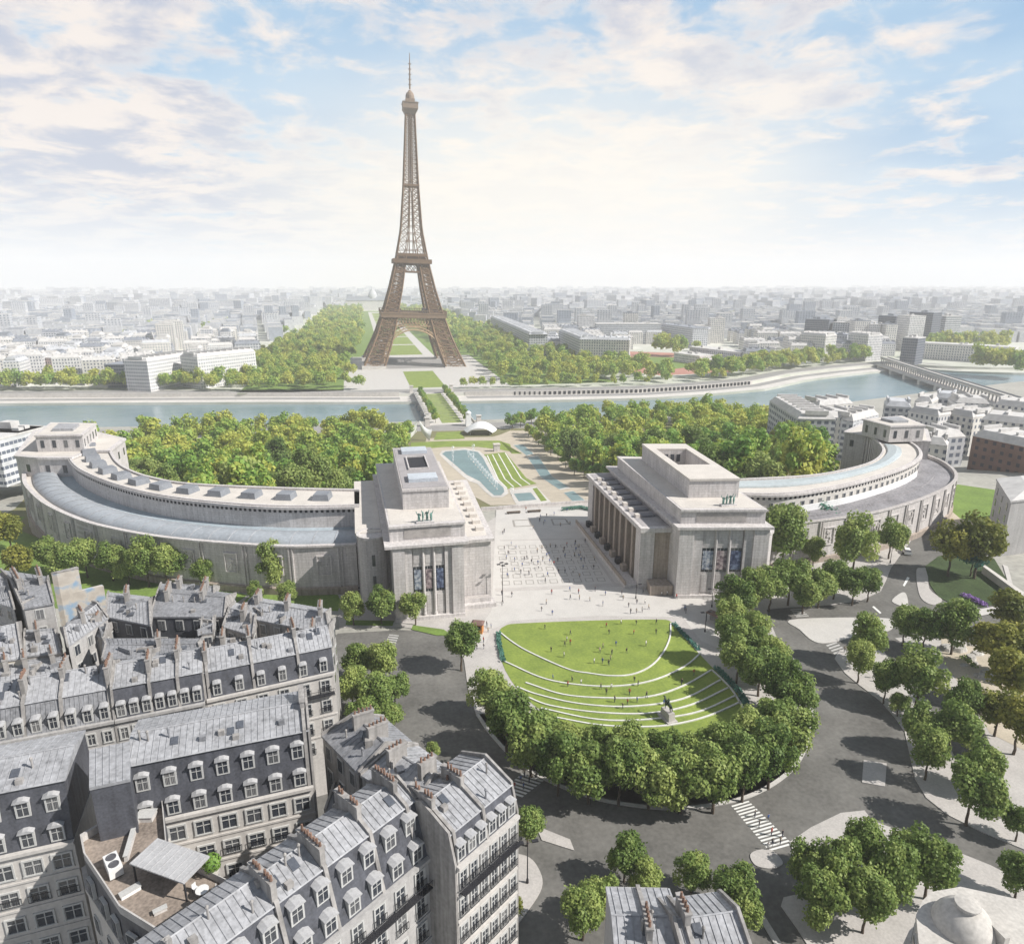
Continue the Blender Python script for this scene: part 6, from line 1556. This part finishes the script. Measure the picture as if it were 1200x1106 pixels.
# ------------------------------------------------------------------ people (skin-modifier figures, evaluated once)
def skin(name,verts,edges,radii,mats,paint=None,sub=1,xf=None):
    me=bpy.data.meshes.new(name); me.from_pydata(verts,edges,[]); o=bpy.data.objects.new(name,me); COL.objects.link(o)
    md=o.modifiers.new('s','SKIN'); 
    for v,r in zip(me.skin_vertices[0].data,radii): v.radius=r if isinstance(r,tuple) else (r,r)
    me.skin_vertices[0].data[0].use_root=True
    if sub: s=o.modifiers.new('u','SUBSURF'); s.levels=sub; s.render_levels=sub
    dg=bpy.context.evaluated_depsgraph_get(); n=bpy.data.meshes.new_from_object(o.evaluated_get(dg)); n.name=name
    bpy.data.objects.remove(o); n.materials.clear()
    for m in mats: n.materials.append(m)
    for p in n.polygons:
        p.use_smooth=True
        if paint: p.material_index=paint(p.center)
    return n
SKIN=mat('skin_tone',(.45,.30,.22),.7,.05,3); HAIR=mat('dark_hair',(.05,.035,.025),.8,.1,3); TR=[mat('trousers_navy',(.04,.05,.09),.9,.1,2),mat('trousers_grey',(.16,.16,.17),.9,.1,2)]
CL=[('dark',(.04,.04,.05)),('white',(.75,.74,.72)),('red',(.42,.07,.05)),('blue',(.07,.14,.36)),('beige',(.48,.40,.30))]
def person_mesh(pose,ci):
    st=.22 if pose=='walking' else .04
    v=[(0,0,.92),(0,0,1.15),(0,.0,1.38),(0,.01,1.50),(0,.02,1.62),(0,.02,1.72),
       (-.10,st*.2,.86),(-.10,st*.8,.48),(-.10,st*1.0-.05,.08),(-.10,st*1.0+.12,.03),
       (.10,-st*.2,.86),(.10,-st*.3+.05,.48),(.10,-st*1.2,.09),(.10,-st*1.2+.15,.03),
       (-.19,0,1.40),(-.25,-st*.5,1.12),(-.24,-st*.2+.08,.86),(-.24,-st*.2+.12,.77),
       (.19,0,1.40),(.25,st*.5,1.12),(.24,st*.9+.08,.88),(.24,st*1.0+.1,.79)]
    e=[(0,1),(1,2),(2,3),(3,4),(4,5),(0,6),(6,7),(7,8),(8,9),(0,10),(10,11),(11,12),(12,13),(2,14),(14,15),(15,16),(16,17),(2,18),(18,19),(19,20),(20,21)]
    r=[(.15,.10),(.13,.09),(.15,.10),.05,.095,.07,.085,.06,.042,.035,.085,.06,.042,.035,.06,.042,.032,.03,.06,.042,.032,.03]
    def paint(c):
        if c.z>1.66 or (c.z>1.54 and c.y<-.02): return 3
        if c.z>1.46: return 2
        if c.z<.07: return 3
        if abs(c.x)>.2 and c.z<.86: return 2
        return 0 if c.z>.9 or abs(c.x)>.2 else 1
    sm=mat('shirt_'+CL[ci][0],CL[ci][1],.9,.1,2)
    return skin('person',v,e,r,[sm,TR[ci%2],SKIN,HAIR],paint)
PM={(p,i):person_mesh(p,i) for p in ('standing','walking') for i in range(5)}
def place_people(n,poly,where,zoff,sd):
    g3=random.Random(sd); pts=scatter([tuple(G(*p)) for p in poly],1.1,n,4000,sd)
    for x,y in pts:
        pose=g3.choice(('standing','walking')); ci=g3.choice((0,0,0,0,1,2,3,3,4)); z=zoff(x,y) if callable(zoff) else zoff
        o=bpy.data.objects.new('person',PM[(pose,ci)]); COL.objects.link(o); o.location=(x,y,z); o.rotation_euler=(0,0,g3.random()*6.28); s=g3.uniform(.70,.84); o.scale=(s,s,s)
        tag(o,'tiny %s person in %s top on the %s'%(pose,CL[ci][0],where),'person','people on the '+where)
place_people(50,[(590,638),(686,636),(708,680),(594,684)],'slab grid of the plaza',.18,1)
place_people(16,[(585,598),(695,600),(700,612),(585,628)],'upper plaza by the gardens',.16,2)
place_people(30,[(585,692),(740,690),(820,705),(820,720),(700,720),(590,726)],'pale plaza strip above the lawn',.16,3)
place_people(24,[(600,738),(700,732),(775,732),(770,760),(730,785),(660,775)],'flat upper part of the lawn',.18,4)
place_people(18,[(640,795),(740,800),(800,785),(830,800),(780,835),(700,830),(660,815)],'terraced part of the lawn',.18,5)
place_people(8,[(560,740),(580,730),(570,760),(558,770)],'path at the left of the lawn',.16,6)
place_people(8,[(900,1000),(925,985),(905,960),(880,950)],'large crosswalk at the lower right',.04,7)
place_people(6,[(600,925),(625,925),(630,910),(612,910)],'crosswalk at the lower left of the ring',.04,8)
place_people(8,[(985,762),(1000,765),(1040,800),(1030,805)],'pavement right of the roundabout',.16,9)
# ------------------------------------------------------------------ horseman monument
p=G(782,843); t=thing('plinth','grey stone plinth with sloping base among the lower lawn kerbs','plinth',(p.x,p.y,.17),R(10)); t.scale=(.85,.85,.8)
MB().prism([(-1.1,-1.9),(1.1,-1.9),(1.1,1.9),(-1.1,1.9)],0,.4).build('base_step',PAVE,t); MB().prism([(-.75,-1.5),(.75,-1.5),(.75,1.5),(-.75,1.5)],.4,2.1,top=[(-.65,-1.35),(.65,-1.35),(.65,1.35),(-.65,1.35)]).build('block',PAVE,t)
hv=[(0,-1.0,1.6),(0,-.3,1.55),(0,.5,1.6),(0,.95,1.8),(0,1.35,2.35),(0,1.5,2.7),(0,1.95,2.5),(0,2.15,2.35),
 (-.25,.7,1.1),(-.25,.75,.6),(-.25,.7,.05),(.25,.75,1.15),(.25,1.15,.95),(.25,1.1,.6),
 (-.25,-.95,1.1),(-.25,-1.2,.65),(-.25,-1.1,.05),(.25,-.95,1.1),(.25,-1.2,.65),(.25,-1.05,.05),
 (0,-1.35,1.6),(0,-1.6,1.1),(0,-1.65,.7),
 (0,.0,2.0),(0,-.05,2.5),(0,0,2.85),(0,.02,3.1),(-.3,0,2.65),(-.35,.3,2.4),(-.2,.6,2.35),(.3,0,2.65),(.35,.3,2.4),(.2,.6,2.35),(-.38,.15,1.7),(-.4,.1,1.15),(.38,.15,1.7),(.4,.1,1.15)]
he=[(0,1),(1,2),(2,3),(3,4),(4,5),(5,6),(6,7),(3,8),(8,9),(9,10),(3,11),(11,12),(12,13),(0,14),(14,15),(15,16),(0,17),(17,18),(18,19),(0,20),(20,21),(21,22),(1,23),(23,24),(24,25),(25,26),(24,27),(27,28),(28,29),(24,30),(30,31),(31,32),(23,33),(33,34),(23,35),(35,36)]
hr_=[.40,.38,.42,.34,.24,.18,.14,.10,.16,.1,.09,.16,.1,.08,.2,.11,.09,.2,.11,.09,.1,.09,.05,.2,.22,.09,.13,.1,.08,.07,.1,.08,.07,.13,.1,.13,.1]
me=skin('bronze_horseman',hv,he,hr_,[mat('dark_green_bronze',(.05,.075,.05),.5,.2,3)])
o=bpy.data.objects.new('bronze_horseman',me); COL.objects.link(o); o.location=(p.x,p.y,1.85); o.rotation_euler=(0,0,R(10)); o.scale=(.74,.74,.74); tag(o,'dark bronze rider on a horse standing on the grey plinth','statue')
# green bronze figure groups on the attics of the two head pavilions
BP=skin('bronze_figure',[(0,0,.92),(0,0,1.15),(0,.0,1.38),(0,.01,1.50),(0,.02,1.64),(-.12,0,.5),(-.12,0,.03),(.12,0,.5),(.12,.1,.03),(-.25,0,1.4),(-.4,.1,1.7),(-.45,.1,2.0),(.25,0,1.4),(.35,.1,1.1),(.3,.2,.9)],[(0,1),(1,2),(2,3),(3,4),(0,5),(5,6),(0,7),(7,8),(2,9),(9,10),(10,11),(2,12),(12,13),(13,14)],[.2,.16,.2,.06,.12,.12,.09,.12,.09,.09,.07,.05,.09,.07,.06],[BRONZE])
for (x,y,lb) in ((-49.3,139.,'left'),(20.,135.6,'right')):
    t=thing('bronze_group','green bronze figure group on the cornice of the %s head pavilion'%lb,'statue',(x,y,21.24))
    MB().box(-1.9,1.9,-.5,.7,0,.35).build('base',STONE,t)
    for i,dx in enumerate((-1.3,-.45,.45,1.3)):
        o=bpy.data.objects.new('figure',BP); COL.objects.link(o); o.parent=t; o.location=(dx,0,.34); o.scale=(1.25,1.25,1.35 if i in (1,2) else 1.15); o.rotation_euler=(0,0,i*1.3)
# ------------------------------------------------------------------ air, light, sky, camera
hb_=MB(); hb_.box(-9000,10500,-300,10800,-42,365)
m=bpy.data.materials.new('haze_air'); nt=nodes(m); o_=nt.nodes.new('ShaderNodeOutputMaterial'); v_=nt.nodes.new('ShaderNodeVolumePrincipled'); nt.links.new(v_.outputs[0],o_.inputs[1])
v_.inputs['Color'].default_value=(1,1,1,1); v_.inputs['Density'].default_value=HAZE_D; v_.inputs['Anisotropy'].default_value=0.
if HAZE_D>0: o=hb_.build('haze',m,world=False); tag(o,'thin pale haze filling the air over the city','haze',kind='stuff')
SUN_EL=R(41); SUN_AZ=YAW+R(104)   # clockwise from +Y: to the right of the view and slightly behind it
sd=Vector((math.sin(SUN_AZ)*math.cos(SUN_EL),math.cos(SUN_AZ)*math.cos(SUN_EL),math.sin(SUN_EL)))
sun=bpy.data.lights.new('sun','SUN'); sun.energy=SUN_E; sun.angle=R(.5); sun.color=(1,.955,.90); so=bpy.data.objects.new('sun',sun); COL.objects.link(so)
so.rotation_euler=(-sd).to_track_quat('-Z','Y').to_euler()
w=bpy.data.worlds.new('World'); sc.world=w; w.use_nodes=True; nt=w.node_tree; nt.nodes.clear(); N=nt.nodes.new; L=nt.links.new
out=N('ShaderNodeOutputWorld'); bg=N('ShaderNodeBackground'); L(bg.outputs[0],out.inputs[0]); bg.inputs[1].default_value=SKY_S
sky=N('ShaderNodeTexSky'); sky.sky_type='NISHITA'; sky.sun_disc=False; sky.sun_elevation=SUN_EL; sky.sun_rotation=SUN_AZ; sky.altitude=100; sky.dust_density=1.5; sky.air_density=1.; sky.ozone_density=1.5
tc=N('ShaderNodeTexCoord'); sp=N('ShaderNodeSeparateXYZ'); L(tc.outputs['Generated'],sp.inputs[0])
def M_(op,a,b=None,c=None,cl=False):
    n=N('ShaderNodeMath'); n.operation=op; n.use_clamp=cl
    for i,v in enumerate((a,b,c)):
        if v is None: continue
        if isinstance(v,(int,float)): n.inputs[i].default_value=v
        else: L(v,n.inputs[i])
    return n.outputs[0]
zc_=M_('ADD',M_('MAXIMUM',sp.outputs[2],0.),.13)
cb=N('ShaderNodeCombineXYZ'); L(M_('DIVIDE',sp.outputs[0],zc_),cb.inputs[0]); L(M_('DIVIDE',sp.outputs[1],zc_),cb.inputs[1])
def noise(sc_,det,rough,off=(0,0,0),dist=0.):
    mp=N('ShaderNodeMapping'); mp.inputs['Location'].default_value=off; L(cb.outputs[0],mp.inputs[0]); n=N('ShaderNodeTexNoise'); n.inputs['Scale'].default_value=sc_; n.inputs['Detail'].default_value=det; n.inputs['Roughness'].default_value=rough; n.inputs['Distortion'].default_value=dist; L(mp.outputs[0],n.inputs[0]); return n.outputs[0]
def ramp(v,a,b,c0=0,c1=1):
    n=N('ShaderNodeMapRange'); n.interpolation_type='SMOOTHSTEP'; n.inputs[1].default_value=a; n.inputs[2].default_value=b; n.inputs[3].default_value=c0; n.inputs[4].default_value=c1; L(v,n.inputs[0]); return n.outputs[0]
K=SKB/SKY_S
def mixc(f,a,b):
    n=N('ShaderNodeMix'); n.data_type='RGBA'; (L(f,n.inputs[0]) if not isinstance(f,(int,float)) else setattr(n.inputs[0],'default_value',f))
    for i,v in ((6,a),(7,b)):
        if isinstance(v,tuple): n.inputs[i].default_value=(v[0]*K,v[1]*K,v[2]*K,1)
        else: L(v,n.inputs[i])
    return n.outputs[2]
big=noise(.8,3,.5,(3.1,1.7,0)); med=noise(3.9,10,.60,(.4,5.2,0),.25)
right=M_('ADD',M_('MULTIPLY',sp.outputs[0],.12),-.03)         # clearer sky toward the right of the view
cover=M_('SUBTRACT',M_('ADD',M_('MULTIPLY',big,.45),M_('MULTIPLY',med,.55)),right)
mask=ramp(cover,.425,.54)
edge=ramp(cover,.455,.57)
dens=ramp(noise(3.0,7,.6,(7.3,2.2,0),.3),.40,.60)
deep=mixc(ramp(right,.0,.09),(.30,.54,.80),(.17,.42,.72)); blue=mixc(.85,sky.outputs[0],deep)
soft=ramp(noise(1.2,4,.5,(9.3,4.2,0)),.35,.65)
blue2=mixc(M_('MULTIPLY',soft,.45),blue,(.60,.78,.92))
cloudc=mixc(M_('MULTIPLY',dens,edge),(1.0,.885,.80),(.50,.54,.67))
c1=mixc(M_('MULTIPLY',mask,.92),blue2,cloudc)
fd=N('ShaderNodeVectorMath'); fd.operation='DOT_PRODUCT'; L(tc.outputs['Generated'],fd.inputs[0]); a_=YAW+R(3); fd.inputs[1].default_value=(math.sin(a_),math.cos(a_),.05)
glow=ramp(fd.outputs['Value'],.86,.995)
veil=M_('MAXIMUM',ramp(sp.outputs[2],.0,.13,1.,.06),M_('MULTIPLY',glow,ramp(sp.outputs[2],.10,.36,1.,0.)))
c2=mixc(M_('MULTIPLY',veil,.86),c1,mixc(glow,(.74,.81,.88),(1.06,1.0,.90)))
# sky ahead stays bright; unseen sky overhead and behind dimmed and blued for fill
lobe=ramp(fd.outputs['Value'],-.1,.75,.55,1.)
up_=ramp(sp.outputs[2],.36,.75,1.,.62)
tintc=mixc(ramp(fd.outputs['Value'],-.1,.75),(.82/K,.95/K,1.12/K),(1/K,1/K,1/K)); tm=N('ShaderNodeVectorMath'); tm.operation='MULTIPLY'; L(c2,tm.inputs[0]); L(tintc,tm.inputs[1]); c2=tm.outputs[0]
sc3=N('ShaderNodeVectorMath'); sc3.operation='SCALE'; L(c2,sc3.inputs[0]); L(M_('MULTIPLY',lobe,up_),sc3.inputs['Scale'])
L(sc3.outputs[0],bg.inputs[0])
cam=bpy.data.cameras.new('camera'); co=bpy.data.objects.new('camera',cam); COL.objects.link(co); sc.camera=co
cam.sensor_width=36; cam.lens=36*F/1200; cam.clip_end=30000; cam.clip_start=1
co.location=CAM; co.rotation_euler=(math.pi/2-PITCH,0,-YAW)
sc.view_settings.view_transform='Standard'; sc.view_settings.look='None'; sc.view_settings.exposure=EXPO; sc.view_settings.gamma=1
try: sc.view_settings.use_curve_mapping=False
except Exception: pass
sc.cycles.volume_bounces=2; sc.cycles.max_bounces=6; sc.cycles.transparent_max_bounces=8
print('trees',NT[0],'cand',len(cand),'objects',len(bpy.data.objects))
